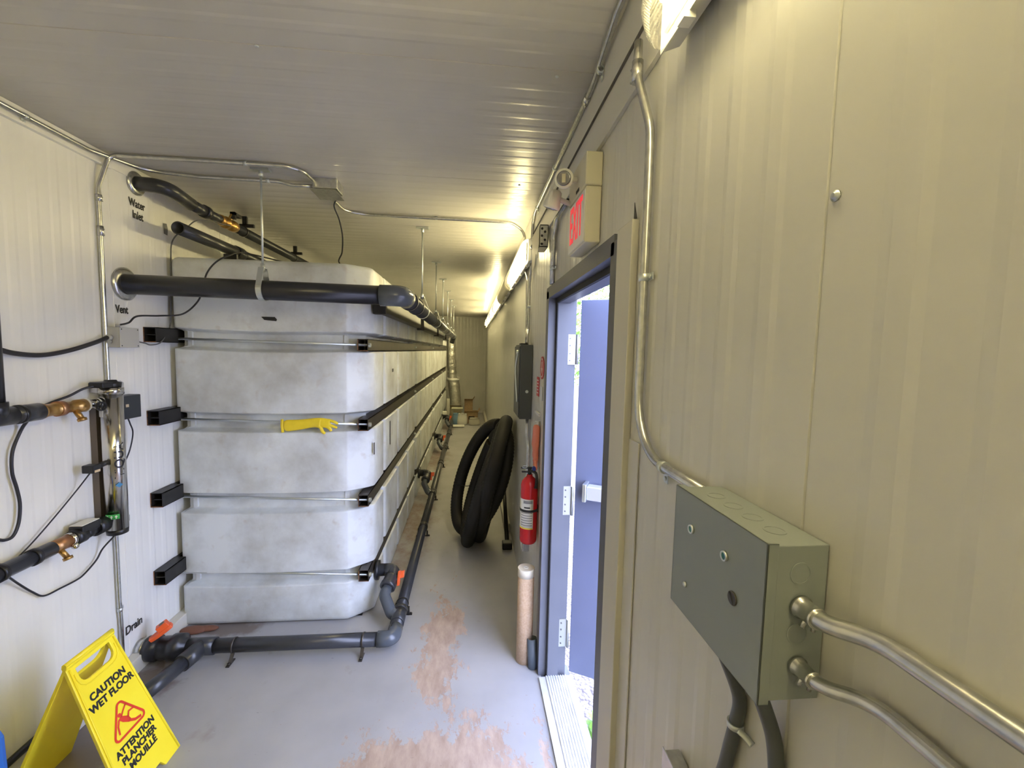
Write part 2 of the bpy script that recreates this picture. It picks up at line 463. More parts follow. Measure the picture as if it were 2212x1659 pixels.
# left wall
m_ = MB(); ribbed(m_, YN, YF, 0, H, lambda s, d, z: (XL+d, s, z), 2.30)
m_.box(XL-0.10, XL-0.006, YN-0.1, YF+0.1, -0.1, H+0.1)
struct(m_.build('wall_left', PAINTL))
# right wall with the door opening
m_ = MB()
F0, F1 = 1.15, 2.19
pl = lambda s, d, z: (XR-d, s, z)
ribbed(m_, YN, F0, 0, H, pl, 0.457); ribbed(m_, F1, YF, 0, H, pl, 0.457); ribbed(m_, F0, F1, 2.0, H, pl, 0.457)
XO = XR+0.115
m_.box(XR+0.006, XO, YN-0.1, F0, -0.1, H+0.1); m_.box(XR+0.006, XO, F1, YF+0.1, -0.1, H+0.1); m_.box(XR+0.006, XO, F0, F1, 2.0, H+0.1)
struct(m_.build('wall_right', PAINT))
# ceiling
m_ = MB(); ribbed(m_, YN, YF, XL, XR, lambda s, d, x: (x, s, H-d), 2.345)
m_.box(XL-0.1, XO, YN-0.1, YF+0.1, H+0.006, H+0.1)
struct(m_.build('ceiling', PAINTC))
m_ = MB(); ribbed(m_, XL, XR, 0, H, lambda s, d, z: (s, YF-d, z), -0.60)
m_.box(XL-0.1, XO, YF+0.006, YF+0.1, -0.1, H+0.1)
struct(m_.build('wall_far', PAINT))
m_ = MB(); ribbed(m_, XL, XR, 0, H, lambda s, d, z: (s, YN+d, z), -0.60)
m_.box(XL-0.1, XO, YN-0.1, YN-0.006, -0.1, H+0.1)
struct(m_.build('wall_near', PAINTL))
m_ = MB(); m_.box(XL-0.1, XR, YN-0.1, YF+0.1, -0.12, 0.0)
struct(m_.build('floor', FLOOR))
# trims: flashing under the ceiling on the right wall, with its dark joint and lower lip
m_ = MB(); m_.box(XR-0.012, XR-0.0015, YN, YF, 2.335, 2.345)
m_.box(XR-0.006, XR-0.0015, YN, YF, 2.345, 2.598)
struct(m_.build('trim_1', PAINT))
m_ = MB(); m_.box(XR-0.0125, XR-0.006, YN, 3.2, 2.452, 2.456)
struct(m_.build('trim_2', SEAM))
m_ = MB(); m_.box(XL+0.0015, XL+0.02, YN, 2.3, 2.53, 2.54); m_.box(XL+0.0015, XL+0.006, YN, YF, 2.54, 2.598)
struct(m_.build('trim_3', PAINTL))
# curb at the foot of both long walls
m_ = MB(); m_.box(XL+0.001, XL+0.055, YN, YF, 0.0005, 0.085)
struct(m_.build('baseboard_left', WOODW, None, 0.004))
m_ = MB(); m_.box(XR-0.055, XR-0.001, 3.95, YF-0.002, 0.0005, 0.075)
struct(m_.build('baseboard_right', WOODW, None, 0.004))

# ------------------------------------------------------------------ door
door = empty('door_1', (XR, 2.1, 0)); struct(door)
def jamb_poly(sgn, y_open):
    # plan section of a double-rabbet steel jamb; y grows away from the opening
    return [(XR-0.014, y_open+sgn*0.09), (XR-0.014, y_open+sgn*0.025), (XR+0.03, y_open+sgn*0.025), (XR+0.03, y_open), (XR+0.085, y_open),
            (XR+0.085, y_open+sgn*0.02), (XO+0.012, y_open+sgn*0.02), (XO+0.012, y_open+sgn*0.07), (XO-0.0, y_open+sgn*0.07), (XO-0.0, y_open+sgn*0.05), (XR+0.0045, y_open+sgn*0.05), (XR-0.003, y_open+sgn*0.09)]
m_ = MB()
m_.prism(jamb_poly(1, DY1), (0, 0, 0.0), (1, 0, 0), (0, 1, 0), (0, 0, 1), 2.005)
ex_ = jamb_poly(-1, DY0); 
m_.prism(ex_, (0, 0, 0.0), (1, 0, 0), (0, 1, 0), (0, 0, 1), 2.005)
hp = [(XR-0.014, 2.025), (XR-0.014, DZ+0.025), (XR+0.03, DZ+0.025), (XR+0.03, DZ), (XR+0.085, DZ), (XR+0.085, DZ+0.02), (XO+0.012, DZ+0.02), (XO+0.012, DZ+0.07), (XR+0.0045, DZ+0.065), (XR-0.003, 2.025)]
m_.prism(hp, (0, DY0-0.052, 0), (1, 0, 0), (0, 0, 1), (0, 1, 0), DY1-DY0+0.09+0.052)
fr = m_.build('door_frame', FRAME, door)
m_ = MB(); m_.box(XR+0.0255, XR+0.0305, DY1+0.001, DY1+0.024, 0.01, DZ+0.02); m_.box(XR+0.0255, XR+0.0305, DY0-0.024, DY0-0.001, 0.01, DZ+0.02)
m_.box(XR+0.02, XR+0.0305, DY0, DY1, DZ+0.001, DZ+0.024)
m_.build('weather_strip', GASKET, door)
# open leaf, hinged at the far jamb
hx, hy = XO+0.02, DY1+0.012
ld = Vector((0.88, -0.475, 0)).normalized(); ln = Vector((-ld.y, ld.x, 0))
Ml = Matrix(((ld.x, ln.x, 0, hx), (ld.y, ln.y, 0, hy), (0, 0, 1, 0), (0, 0, 0, 1)))
leaf = MB().box(0.012, 0.88, 0.0, 0.044, 0.03, 1.965, Ml, 0.003).build('door_leaf', LEAF, door)
# panic bar on the inner face (facing the camera: -ln side)
m_ = MB(); m_.box(0.085, 0.80, -0.065, -0.012, 0.985, 1.055, Ml, 0.006)
pb = m_.build('panic_bar', mat('silver_bar', (0.60, 0.61, 0.63), 0.35, 0.4), leaf)
m_ = MB(); m_.box(0.065, 0.085, -0.072, 0.0, 0.975, 1.065, Ml, 0.004)
m_.build('bar_bracket', ZINC, leaf)
for zz in (1.72, 0.95, 0.24):
    m_ = MB()
    m_.box(XR+0.088, XO+0.012, DY1+0.0125, DY1+0.0195, zz-0.075, zz+0.075)
    m_.cyl((XO+0.018, DY1+0.008, zz-0.075), (XO+0.018, DY1+0.008, zz+0.075), 0.007, 12)
    hg = m_.build('hinge', mat('dull_hinge_steel', (0.45, 0.46, 0.44), 0.4, 0.8), door)
    m_ = MB()
    for q in (-0.055, -0.02, 0.02, 0.055): m_.cyl((XR+0.098, DY1+0.0095, zz+q), (XR+0.098, DY1+0.0135, zz+q), 0.004, 10)
    m_.build('screw', mat('dark_screw', (0.15, 0.15, 0.15), 0.4, 0.8), hg)
# threshold
m_ = MB(); m_.box(XR-0.014, XR+0.02, DY0, DY1, 0.0, 0.012); m_.box(XR+0.02, XO+0.045, DY0, DY1, 0.0, 0.014)
for i in range(9): m_.box(XR+0.022+i*0.0125, XR+0.028+i*0.0125, DY0, DY1, 0.014, 0.0185)
m_.build('threshold', ALU, door)
m_ = MB(); m_.box(XR, XO+0.04, F0, F1, -0.12, 0.0)
struct(m_.build('trim_4', FRAME))
# beige casing on the near side of the door
m_ = MB(); m_.box(XR-0.020, XR-0.0015, 1.005, 1.1085, 0.0, 2.022)
struct(m_.build('trim_5', CASING, None, 0.002))
m_ = MB(); m_.box(XR-0.0045, XR-0.0015, 0.945, 1.005, 0.0, 1.50)
struct(m_.build('trim_6', PAINT))
# narrow bent flashing tab above the casing
m_ = MB(); m_.prism([(0, 0), (0.018, 0), (0.0, 0.042)], (XR-0.010, 1.022, 2.0225), (0, -1, 0), (0, 0, 1), (1, 0, 0), 0.0015)
tag(m_.build('metal_flashing_tab', BLACKM), 'small dark triangular metal tab standing on top of the beige door casing', 'metal tab')

# ------------------------------------------------------------------ outdoors
m_ = MB(); m_.box(XO+0.001, 30, -20, 25, -0.42, -0.22)
struct(m_.build('ground', GRAVEL))
def leaves(n, cen, rad, size, seed, zmin=-0.2):
    rnd = random.Random(seed); mb = MB()
    for i in range(n):
        while True:
            p = Vector((rnd.uniform(-1, 1), rnd.uniform(-1, 1), rnd.uniform(-1, 1)))
            if 0.35 < p.length < 1: break
        p = Vector((cen[0]+p.x*rad[0], cen[1]+p.y*rad[1], cen[2]+p.z*rad[2]))
        if p.z < zmin: continue
        e = Vector((rnd.uniform(-1, 1), rnd.uniform(-1, 1), rnd.uniform(-1, 1))).normalized(); f = e.orthogonal().normalized()
        s_ = size*rnd.uniform(0.6, 1.3)
        mb.add([p-e*s_, p+f*s_*0.45, p+e*s_, p-f*s_*0.45], [(0, 1, 2, 3)])
    return mb
for i, (cx, cy, cz, rx, ry, rz, lab) in enumerate([
        (6.5, 9.5, 3.2, 2.6, 2.6, 2.8, 'sunlit green tree seen above the open door leaf, right one'),
        (4.6, 15.0, 3.6, 2.8, 3.0, 3.3, 'sunlit green tree seen above the open door leaf, left one')]):
    t = thing('tree', lab, 'tree', (cx, cy, -0.22))
    leaves(5200, (cx, cy, cz), (rx, ry, rz), 0.11, 10+i).build('foliage', LEAFG, t)
    MB().tube([(cx, cy, -0.24), (cx+0.1, cy, 1.5), (cx, cy+0.1, 3.4)], [0.16, 0.12, 0.05], 10).build('trunk', BARK, t)
def weed(x, y, n, hgt, lab, seed):
    rnd = random.Random(seed); t = thing('weed_plant', lab, 'plant', (x, y, -0.22))
    st = MB(); lf = MB()
    for i in range(n):
        a = rnd.uniform(0, 6.28); l = hgt*rnd.uniform(0.5, 1); b = rnd.uniform(0.1, 0.5)
        tip = Vector((x+math.cos(a)*l*b, y+math.sin(a)*l*b, -0.22+l))
        st.tube([(x, y, -0.225), ((x+tip.x)/2, (y+tip.y)/2, -0.22+l*0.6), tip], [0.003, 0.0025, 0.0015], 6)
        for k in range(5):
            f = 0.3+0.16*k; p = Vector((x, y, -0.22)).lerp(tip, min(f, 1)); aa = rnd.uniform(0, 6.28)
            e = Vector((math.cos(aa), math.sin(aa), rnd.uniform(-0.2, 0.5))).normalized(); s_ = 0.06*rnd.uniform(0.7, 1.3)
            w = e.cross(Vector((0, 0, 1))).normalized()*s_*0.28
            lf.add([p, p+e*s_*0.5+w, p+e*s_, p+e*s_*0.5-w], [(0, 1, 2, 3)])
    st.build('stem', LEAFG, t); lf.build('leaves', LEAFG, t)
weed(0.63, 1.80, 14, 0.20, 'leafy green weed growing in the gravel just outside the threshold, nearest the camera', 3)
weed(0.66, 1.97, 10, 0.13, 'low green weed in the gravel outside the door, farther one', 4)

# ------------------------------------------------------------------ white tanks
BANDS = [(-0.05, 0.245), (0.335, 0.70), (0.83, 1.195), (1.315, 1.675), (1.80, 2.30)]
def sstep(t): t = max(0, min(1, t)); return t*t*(3-2*t)
def groove(z):
    # 0 on a bulge, 1 in the bottom of the groove between two bulges
    d = 1.0
    for a, b in BANDS:
        if a <= z <= b: return 0.0
        g = min(abs(z-a), abs(z-b))/0.022
        d = min(d, sstep(g))
    return d
def tank(y0, L, gaps, front):
    y1 = y0+L; xl, xr = -1.715, -0.606
    P = []   # (x, y, nx, ny, gap)
    def add(x, y, nx, ny, g=0): P.append((x, y, nx, ny, g))
    for i in range(13):
        add(xl+0.03+(-0.747-xl-0.03)*i/12, y0, 0, -1)
    add(-0.738, y0+0.006, 0.55, -0.83)
    for i in range(1, 4): add(-0.747+0.141*i/4+0.004, y0+0.112*i/4, 0.61, -0.79)
    add(xr-0.006, y0+0.112, 0.85, -0.52)
    ys = set([y0+0.125])
    y = y0+0.125
    while y < y1-0.05: ys.add(round(y, 4)); y += 0.09
    gy = [y0+g for g in gaps]
    for g in gy:
        for q in (-0.045, -0.038, -0.03, -0.022, -0.014, 0, 0.014, 0.022, 0.03, 0.038, 0.045): ys.add(round(g+q, 4))
    for y in sorted(ys):
        g = 0
        for c in gy:
            g = max(g, 1-sstep((abs(y-c)-0.014)/0.028))
        add(xr, y, 1, 0, g)
    add(xr, y1-0.04, 1, 0); add(xr-0.012, y1-0.012, 0.7, 0.7); add(xr-0.04, y1, 0, 1)
    add(xl+0.04, y1, 0, 1); add(xl+0.012, y1-0.012, -0.7, 0.7); add(xl, y1-0.04, -1, 0)
    add(xl, y0+0.05, -1, 0); add(xl+0.004, y0+0.02, -0.85, -0.5); add(xl+0.018, y0+0.004, -0.5, -0.85)
    zs = [0.006, 0.012, 0.03]
    for a, b in BANDS:
        for q in (a, b):
            for d in (-0.023, -0.018, -0.012, -0.007, -0.003, 0, 0.004, 0.010): 
                zz = q+d if q == a else q-d
                if 0.05 < zz < 2.16: zs.append(round(zz, 4))
        if 0.05 < (a+b)/2 < 2.1: zs.append((a+b)/2)
    zs = sorted(set(zs)); top = [2.165, 2.180, 2.192, 2.2]
    n = len(P); vs = []; fs = []
    for z in zs+top:
        ins = 0
        if z <= 0.012: ins = 0.012 if z < 0.01 else 0.003
        if z > 2.17: ins = {2.180: 0.003, 2.192: 0.012, 2.2: 0.028}[z]
        gz = groove(z)
        for (x, y, nx, ny, g) in P:
            dep = 0.074 if nx > 0.9 else 0.080 if nx < -0.9 else 0.065
            if abs(nx) > 0.5 and abs(ny) > 0.3: dep = 0.062
            # rounded bulge lips: a little fall-off near the groove
            d = max(gz*dep, g*0.06) + ins
            zz = z
            if ny < -0.9 and front:       # the heavy bulges sag a little in the middle of the end face
                t = (x-xl)/(-0.747-xl); zz = z-0.010*math.sin(math.pi*max(0, min(1, t)))*(1 if 0.05 < z < 1.9 else 0)
            vs.append((x-nx*d, y-ny*d, zz))
    for i in range(len(zs)+len(top)-1):
        for k in range(n): fs.append((i*n+k, i*n+(k+1) % n, (i+1)*n+(k+1) % n, (i+1)*n+k))
    mb = MB(); mb.add(vs, fs, True)
    mb.f.append(list(range(n))[::-1]); mb.s.append(False)
    b = (len(zs)+len(top)-1)*n; mb.f.append([b+k for k in range(n)]); mb.s.append(False)
    return mb
T0, TP = 2.655, 2.15
TY = [(T0, 2.12, (0.44, 1.00, 1.57)), (T0+TP, 2.12, (0.50, 1.03, 1.57)), (T0+2*TP, 2.12, (0.50, 1.03, 1.57)), (T0+3*TP, 1.55, (0.50, 1.03))]
tl = ['white plastic water tank at the front of the row, end face towards the aisle entrance',
      'second white plastic water tank from the front of the row',
      'third white plastic water tank from the front of the row',
      'last white plastic water tank at the far end of the row']
tanks = []
for i, (y0, L, g) in enumerate(TY):
    t = thing('water_tank', tl[i], 'tank', (-1.15, y0+L/2, 0.0), 'white water tanks in a row')
    b = tank(y0, L, g, i == 0).build('tank_body', TANK, t)
    b.modifiers.new('edges', 'EDGE_SPLIT').split_angle = R(50)
    m_ = MB(); m_.box(-1.69, -0.67, y0+0.05, y0+L-0.03, 0.001, 0.0055)
    m_.build('base_mat', BLACKM, t)
    m_ = MB(); m_.lathe((-1.15, y0+L*0.5, 2.19), (0, 0, 1), [(0, 0.19), (0.03, 0.19), (0.035, 0.18)], 24)
    m_.build('lid', BLACK, t)
    # top saddle of black plastic that carries the overhead pipe
    m_ = MB(); m_.box(-0.608, -0.545, y0+0.14, y0+L-0.06, 1.93, 2.06); m_.box(-0.608, -0.530, y0+0.085, y0+0.145, 1.915, 2.055)
    m_.build('pipe_shelf', BLACKM, t, 0.003)
    tanks.append(t)

# bits stuck on the tanks
c = at(582, 688, y=2.652)
m_ = MB(); m_.prism([(-0.045, 0.008), (0.03, 0.010), (0.042, -0.004), (0.038, -0.014), (-0.028, -0.010)], c, (1, 0, -0.02), (0, 0, 1), (0, -1, 0), 0.0015)
tag(m_.build('black_tape', BLACK), 'short strip of black tape on the top bulge of the front tank end', 'tape')
def hanging_tag(y, z, wl, lab, drop, off):
    t = thing('tag', lab, 'tag', (-0.604, y, z))
    M = Matrix.Translation((-0.604, y, z)) @ Matrix.Rotation(R(-3), 4, 'X')
    MB().box(0, 0.0025, -wl/2, wl/2, -0.011, 0.011, M).build('tape_strip', BLACK, t)
    MB().box(0, 0.002, off-0.020, off+0.085, -0.012-drop, -0.010).build('card', TAG, t)
    MB().box(0.0005, 0.003, off-0.045, off-0.028, -0.012-drop*0.9, -0.004).build('tie', BLACK, t)
    for ch in t.children[1:]: ch.matrix_parent_inverse = Matrix.Identity(4)
hanging_tag(2.785, 1.115, 0.19, 'black tape strip with short beige tag on the front tank side, below the second rail', 0.075, 0.0)
hanging_tag(3.32, 1.165, 0.26, 'black tape strip with long beige tag on the front tank side, behind the nearer tag', 0.19, 0.0)
m_ = MB(); m_.box(-0.607, -0.6035, 3.385, 3.43, 1.525, 1.550)
tag(m_.build('black_tape', BLACK), 'tiny black tape square on the side of the front tank, between first and second rails', 'tape')

# ------------------------------------------------------------------ clamping rails and tie rods
RZ = [1.722, 1.240, 0.770, 0.292]
LZ = [1.750, 1.300, 0.845, 0.400]
ordn = ['top', 'second', 'third', 'lowest']
def rail(x0, x1, y0, y1, zc, hh, m, lab):
    t = thing('steel_rail', lab, 'rail', ((x0+x1)/2, y0, zc), 'horizontal rails clamping the tanks')
    b = MB(); w = 0.004
    b.box(x0, x0+w, y0, y1, zc-hh, zc+hh); b.box(x1-w, x1, y0, y1, zc-hh, zc+hh)
    b.box(x0, x1, y0, y1, zc+hh-w, zc+hh); b.box(x0, x1, y0, y1, zc-hh, zc-hh+w)
    b.box(x0+w, x1-w, y0, y1, zc-0.002, zc+0.002)
    b.build('channel', m, t)
    e = MB(); e.box(x0-0.0006, x0+w, y0-0.001, y0+0.0006, zc-hh, zc+hh); e.box(x0, x1, y0-0.001, y0+0.0006, zc-hh-0.0006, zc-hh+w)
    e.build('cut_end', RUST, t)
    return t
def hexnut(b, c, d, r=0.014, t=0.014):
    c = Vector(c); d = Vector(d); u = Vector((0, 0, 1)); w = d.cross(u)
    b.prism([(math.cos(a)*r, math.sin(a)*r) for a in [k*math.pi/3 for k in range(6)]], c, w, u, d, t)
for i in range(4):
    t = rail(-0.677, -0.616, 2.650, 10.55, RZ[i], 0.036, RAIL, '%s brown-black steel rail along the aisle side of the tanks' % ordn[i])
    for k, y in enumerate((4.79, 6.94, 9.09, 10.45)):
        b = MB(); hexnut(b, (-0.616, y, RZ[i]), (1, 0, 0)); b.cyl((-0.62, y, RZ[i]), (-0.595, y, RZ[i]), 0.006, 10)
        b.build('nut', ZINC, t)
    tr_ = rail(-1.741, -1.718, 2.655, 10.55, LZ[i], 0.038, RAILL, '%s black steel rail between the left wall and the tanks' % ordn[i])
    b = MB(); x0, x1, zc, hh, w = -1.741, -1.678, LZ[i], 0.040, 0.004
    b.box(x0, x0+w, 2.48, 2.652, zc-hh, zc+hh); b.box(x1-w, x1, 2.48, 2.652, zc-hh, zc+hh)
    b.box(x0, x1, 2.48, 2.652, zc+hh-w, zc+hh); b.box(x0, x1, 2.48, 2.652, zc-hh, zc-hh+w); b.box(x0+w, x1-w, 2.49, 2.652, zc-0.002, zc+0.002)
    b.build('end_channel', RAILL, tr_)
    b = MB(); b.box(x0-0.0006, x0+w, 2.479, 2.4806, zc-hh, zc+hh); b.box(x0, x1, 2.479, 2.4806, zc-hh-0.0006, zc-hh+w); b.build('cut_end', RUST, tr_)
    t = thing('tie_rod', '%s thin threaded tie rod across the end of the front tank' % ordn[i], 'rod', (-1.2, 2.685, RZ[i]), 'tie rods across the front tank')
    a = Vector((-1.70, 2.662, RZ[i]+(LZ[i]-RZ[i])*0.45)); b_ = Vector((-0.600, 2.664, RZ[i]))
    MB().cyl(a, b_, 0.0075, 12).build('rod', ZINC, t)
    n = MB(); hexnut(n, (-0.616, 2.664, RZ[i]), (1, 0, 0)); n.build('nut', ZINC, t)
# yellow rubber glove hanging over the second tie rod
def skin(name, m, parent, pts, edges, subd=2):
    me = bpy.data.meshes.new(name); me.from_pydata([p[:3] for p in pts], edges, [])
    o = bpy.data.objects.new(name, me); COL.objects.link(o)
    o.modifiers.new('skin', 'SKIN'); sd = o.modifiers.new('sub', 'SUBSURF'); sd.levels = subd; sd.render_levels = subd
    for i, p in enumerate(pts):
        me.skin_vertices[0].data[i].radius = (p[3], p[4])
        me.skin_vertices[0].data[i].use_root = (i == 0)
    me.materials.append(m)
    for md in o.modifiers:
        if md.type == 'SKIN': md.use_smooth_shade = True
    if parent: o.parent = parent; o.matrix_parent_inverse = parent.matrix_world.inverted()
    return o
gy = 2.652
def G(u, v, dy=0): 
    p = at(u, v, y=gy+dy); return (p.x, p.y, p.z)
t = thing('rubber_glove', 'yellow rubber glove draped over the second tie rod on the front tank', 'glove', (-0.93, gy, 1.24))
b = MB()
bm_pts = [(*G(610, 920), 0.012, 0.040), (*G(628, 919), 0.013, 0.037), (*G(650, 917), 0.013, 0.033), (*G(670, 914), 0.014, 0.030), (*G(688, 912, -0.004), 0.016, 0.032), (*G(703, 914, -0.006), 0.015, 0.030),
          (*G(692, 922, -0.012), 0.011, 0.011), (*G(697, 933, -0.014), 0.010, 0.010), (*G(703, 937, -0.014), 0.008, 0.008),
          (*G(712, 908, -0.006), 0.010, 0.010), (*G(722, 911, -0.005), 0.009, 0.009), (*G(731, 916, -0.004), 0.008, 0.008),
          (*G(713, 918, -0.008), 0.010, 0.010), (*G(722, 922, -0.006), 0.009, 0.009), (*G(729, 924, -0.005), 0.008, 0.008),
          (*G(712, 925, -0.006), 0.010, 0.010), (*G(716, 932, -0.005), 0.009, 0.009)]
o = skin('glove_hand', GLOVEY, t, bm_pts, [(0, 1), (1, 2), (2, 3), (3, 4), (4, 5), (4, 6), (6, 7), (7, 8), (5, 9), (9, 10), (10, 11), (5, 12), (12, 13), (13, 14), (5, 15), (15, 16)])
m_ = MB(); m_.tube([G(609.5, 906), G(609.5, 920), G(611, 934)], [0.008, 0.009, 0.008], 12); m_.build('cuff_edge', GLOVEY, t)

# ------------------------------------------------------------------ pipe helpers
def pipe(b, pts, r, n=24, fr=0.0, seg=8):
    b.tube(fillet(pts, fr, seg) if fr else pts, r, n); return b
def clamp(b, c, axis, r, w=0.012):
    c = Vector(c); a = Vector(axis).normalized(); b.ring(c-a*w/2, c+a*w/2, r+0.003, r-0.001)

# vent pipe
PR = 0.050
t = thing('vent_pipe', 'thick dark vent pipe crossing in front of the first tank, then running along the aisle', 'pipe', (-1.74, 2.36, 1.99))
VZ = 1.985; VX = -0.372; VY = 2.37
pipe(MB(), [(XL+0.002, VY, 1.998), (VX-0.09, VY, VZ)], PR, 32).build('cross_run', PVCD, t)
pipe(MB(), [(VX, VY+0.085, VZ), (VX, 9.1, VZ)], PR, 32).build('long_run', PVC, t)
el = fillet([(VX-0.115, VY, VZ), (VX, VY, VZ), (VX, VY+0.105, VZ)], 0.075, 12)
MB().tube(el, PR+0.006, 32).build('elbow', PVCL, t)
for y in (2.62, 2.93, 4.05, 4.75, 6.2, 6.9, 8.2):
    m_ = MB(); clamp(m_, (VX, y, VZ), (0, 1, 0), PR+0.002, 0.03); m_.build('coupling', PVCD, t)
m_ = MB(); m_.lathe((XL+0.0015, VY, 1.998), (1, 0, 0), [(0, 0.082), (0.006, 0.082), (0.016, 0.070), (0.018, 0.055)], 36)
m_.build('wall_collar', GALV, t)
m_ = MB(); pipe(m_, [(VX, 9.1, VZ), (VX, 9.2, VZ), (VX-0.05, 9.3, VZ-0.12)], PR, 24, 0.06); m_.build('far_elbow', PVC, t)

# threaded hangers
def hanger(x, y, z0, lab, clev=True):
    t = thing('pipe_hanger', lab, 'hanger', (x, y, H), 'rod hangers from the ceiling')
    b = MB(); b.cyl((x, y, H-0.002), (x, y, z0), 0.0055, 10); b.build('rod', ZINC, t)
    b = MB(); b.box(x-0.045, x+0.045, y-0.018, y+0.018, H-0.012, H-0.0015); b.cyl((x, y, H-0.012), (x, y, H-0.04), 0.011, 6)
    b.build('ceiling_plate', ZINC, t)
    if clev:
        # clevis: bent strap around the pipe
        b = MB(); r = PR+0.004; zc = clev; pts = []
        for k in range(25):
            a = R(-90-115+ k*230/24); pts.append((math.cos(a)*r, math.sin(a)*r))
        axis_x = abs(x-VX) > 0.1
        pr = [(-0.016, z0-zc+0.0)] + [(px_, pz) for px_, pz in pts] + [(0.016, z0-zc)]
        th = 0.003
        for i in range(len(pr)-1):
            a0, a1 = Vector((0, 0, 0)), Vector((0, 0, 0))
            p, q = pr[i], pr[i+1]
            if axis_x:   # pipe runs along x, strap lies in the y-z plane
                A = Vector((x, y+p[0], zc+p[1])); B = Vector((x, y+q[0], zc+q[1])); W = Vector((0.014, 0, 0))
            else:
                A = Vector((x+p[0], y, zc+p[1])); B = Vector((x+q[0], y, zc+q[1])); W = Vector((0, 0.014, 0))
            nrm = (B-A).cross(W).normalized()*th
            b.add([A-W, A+W, B+W, B-W, A-W+nrm, A+W+nrm, B+W+nrm, B-W+nrm], [(0, 1, 2, 3), (4, 7, 6, 5), (0, 3, 7, 4), (1, 5, 6, 2), (0, 4, 5, 1), (3, 2, 6, 7)])
        if axis_x: b.box(x-0.014, x+0.014, y-0.018, y+0.018, z0-0.004, z0)
        else: b.box(x-0.018, x+0.018, y-0.014, y+0.014, z0-0.004, z0)
        b.cyl((x, y, z0-0.02), (x, y, z0+0.02), 0.011, 6)
        b.build('clevis', ZINC, t)
    return t
hanger(-1.078, VY, 2.105, 'threaded rod hanger holding the vent pipe in front of the first tank', 1.992)
hl = ['nearest', 'second nearest', 'third nearest', 'fourth', 'fifth', 'farthest']
for i, y in enumerate((3.29, 4.54, 5.6, 6.7, 7.8, 8.9)):
    hanger(VX, y, 2.095, '%s thin rod hanger above the vent pipe along the aisle' % hl[i], VZ)

# water inlet pipe
t = thing('inlet_pipe', 'grey plastic water inlet pipe with brass fitting running under the ceiling above the tanks', 'pipe', (XL, 2.47, 2.53))
IX = -1.60; IZ = 2.495
m_ = MB(); pipe(m_, [(XL+0.002, 2.47, 2.525), (IX+0.0, 2.475, 2.52), (IX, 2.68, IZ)], 0.036, 24, 0.07); m_.build('elbow', PVC, t)
pipe(MB(), [(IX, 2.66, IZ), (IX, 2.82, IZ)], 0.031, 24).build('pipe_stub', PVC, t)
MB().ring((IX, 2.79, IZ), (IX, 2.83, IZ), 0.037, 0.03).build('coupling', PVCD, t)
m_ = MB(); pipe(m_, [(IX, 2.82, IZ), (IX, 2.98, IZ)], 0.027, 20); m_.build('reducer', PVC, t)
m_ = MB(); m_.lathe((IX, 2.95, IZ), (0, 1, 0), [(0, 0.030), (0.03, 0.034), (0.035, 0.026), (0.06, 0.024), (0.065, 0.038), (0.085, 0.038), (0.09, 0.026), (0.13, 0.026), (0.135, 0.036), (0.18, 0.036)], 20)
m_.cyl((IX+0.0, 3.05, IZ), (IX+0.03, 3.05, IZ+0.06), 0.012, 12)
m_.build('brass_fitting', BRASS, t)['label'] = 'brass valve fitting'
m_ = MB(); m_.box(IX+0.02, IX+0.05, 3.04, 3.13, IZ+0.055, IZ+0.075); m_.box(IX+0.02, IX+0.05, 3.04, 3.06, IZ+0.03, IZ+0.075)
m_.build('valve_handle', BLACK, t)
pipe(MB(), [(IX, 3.12, IZ), (IX, 10.4, IZ)], 0.031, 24).build('long_run', PVC, t)
for y in (3.24, 4.1, 5.5):
    m_ = MB(); clamp(m_, (IX, y, IZ), (0, 1, 0), 0.032, 0.014); m_.box(IX-0.02, IX+0.075, y-0.009, y+0.009, IZ+0.028, IZ+0.05)
    m_.box(IX+0.0, IX+0.03, y-0.009, y+0.009, IZ+0.04, H-0.003)
    m_.build('black_clip', BLACK, t)
m_ = MB(); m_.lathe((XL+0.0015, 2.47, 2.525), (1, 0, 0), [(0, 0.060), (0.006, 0.060), (0.014, 0.052), (0.016, 0.038)], 32)
m_.build('wall_collar', GALV, t)

# overflow pipe with an open end
t = thing('open_ended_pipe', 'grey plastic pipe with an open dark end above the front tank', 'pipe', (-1.55, 2.5, 2.3))
a = at(384, 492, x=-1.56); OY = a.y; OZ = a.z
m_ = MB(); m_.ring((-1.56, OY, OZ), (-1.56, 3.15, OZ), 0.034, 0.029, 28); m_.build('pipe', PVC, t)
m_ = MB(); m_.ring((-1.56, 3.05, OZ), (-1.56, 3.12, OZ), 0.040, 0.033, 28); m_.build('coupling', PVCD, t)
m_ = MB(); pipe(m_, [(-1.56, 3.12, OZ), (-1.56, 3.5, OZ), (-1.45, 3.6, OZ-0.1)], 0.030, 20, 0.05); m_.build('pipe_tail', PVC, t)
m_ = MB(); m_.box(-1.60, -1.52, 2.99, 3.01, OZ-0.075, OZ-0.028); m_.build('saddle', BLACK, t)
m_ = MB(); c = at(357, 494, x=XL+0.004); 
m_.prism([(-0.012, -0.03), (0.014, -0.034), (0.020, 0.0), (0.010, 0.03), (-0.014, 0.026)], c, (0, 1, 0), (0, 0, 1), (1, 0, 0), 0.0015)
tag(m_.build('wall_patch', mat('sealant_grey', (0.20, 0.20, 0.19), 0.8)), 'grey smeared patch on the left wall beside the open pipe end', 'patch')

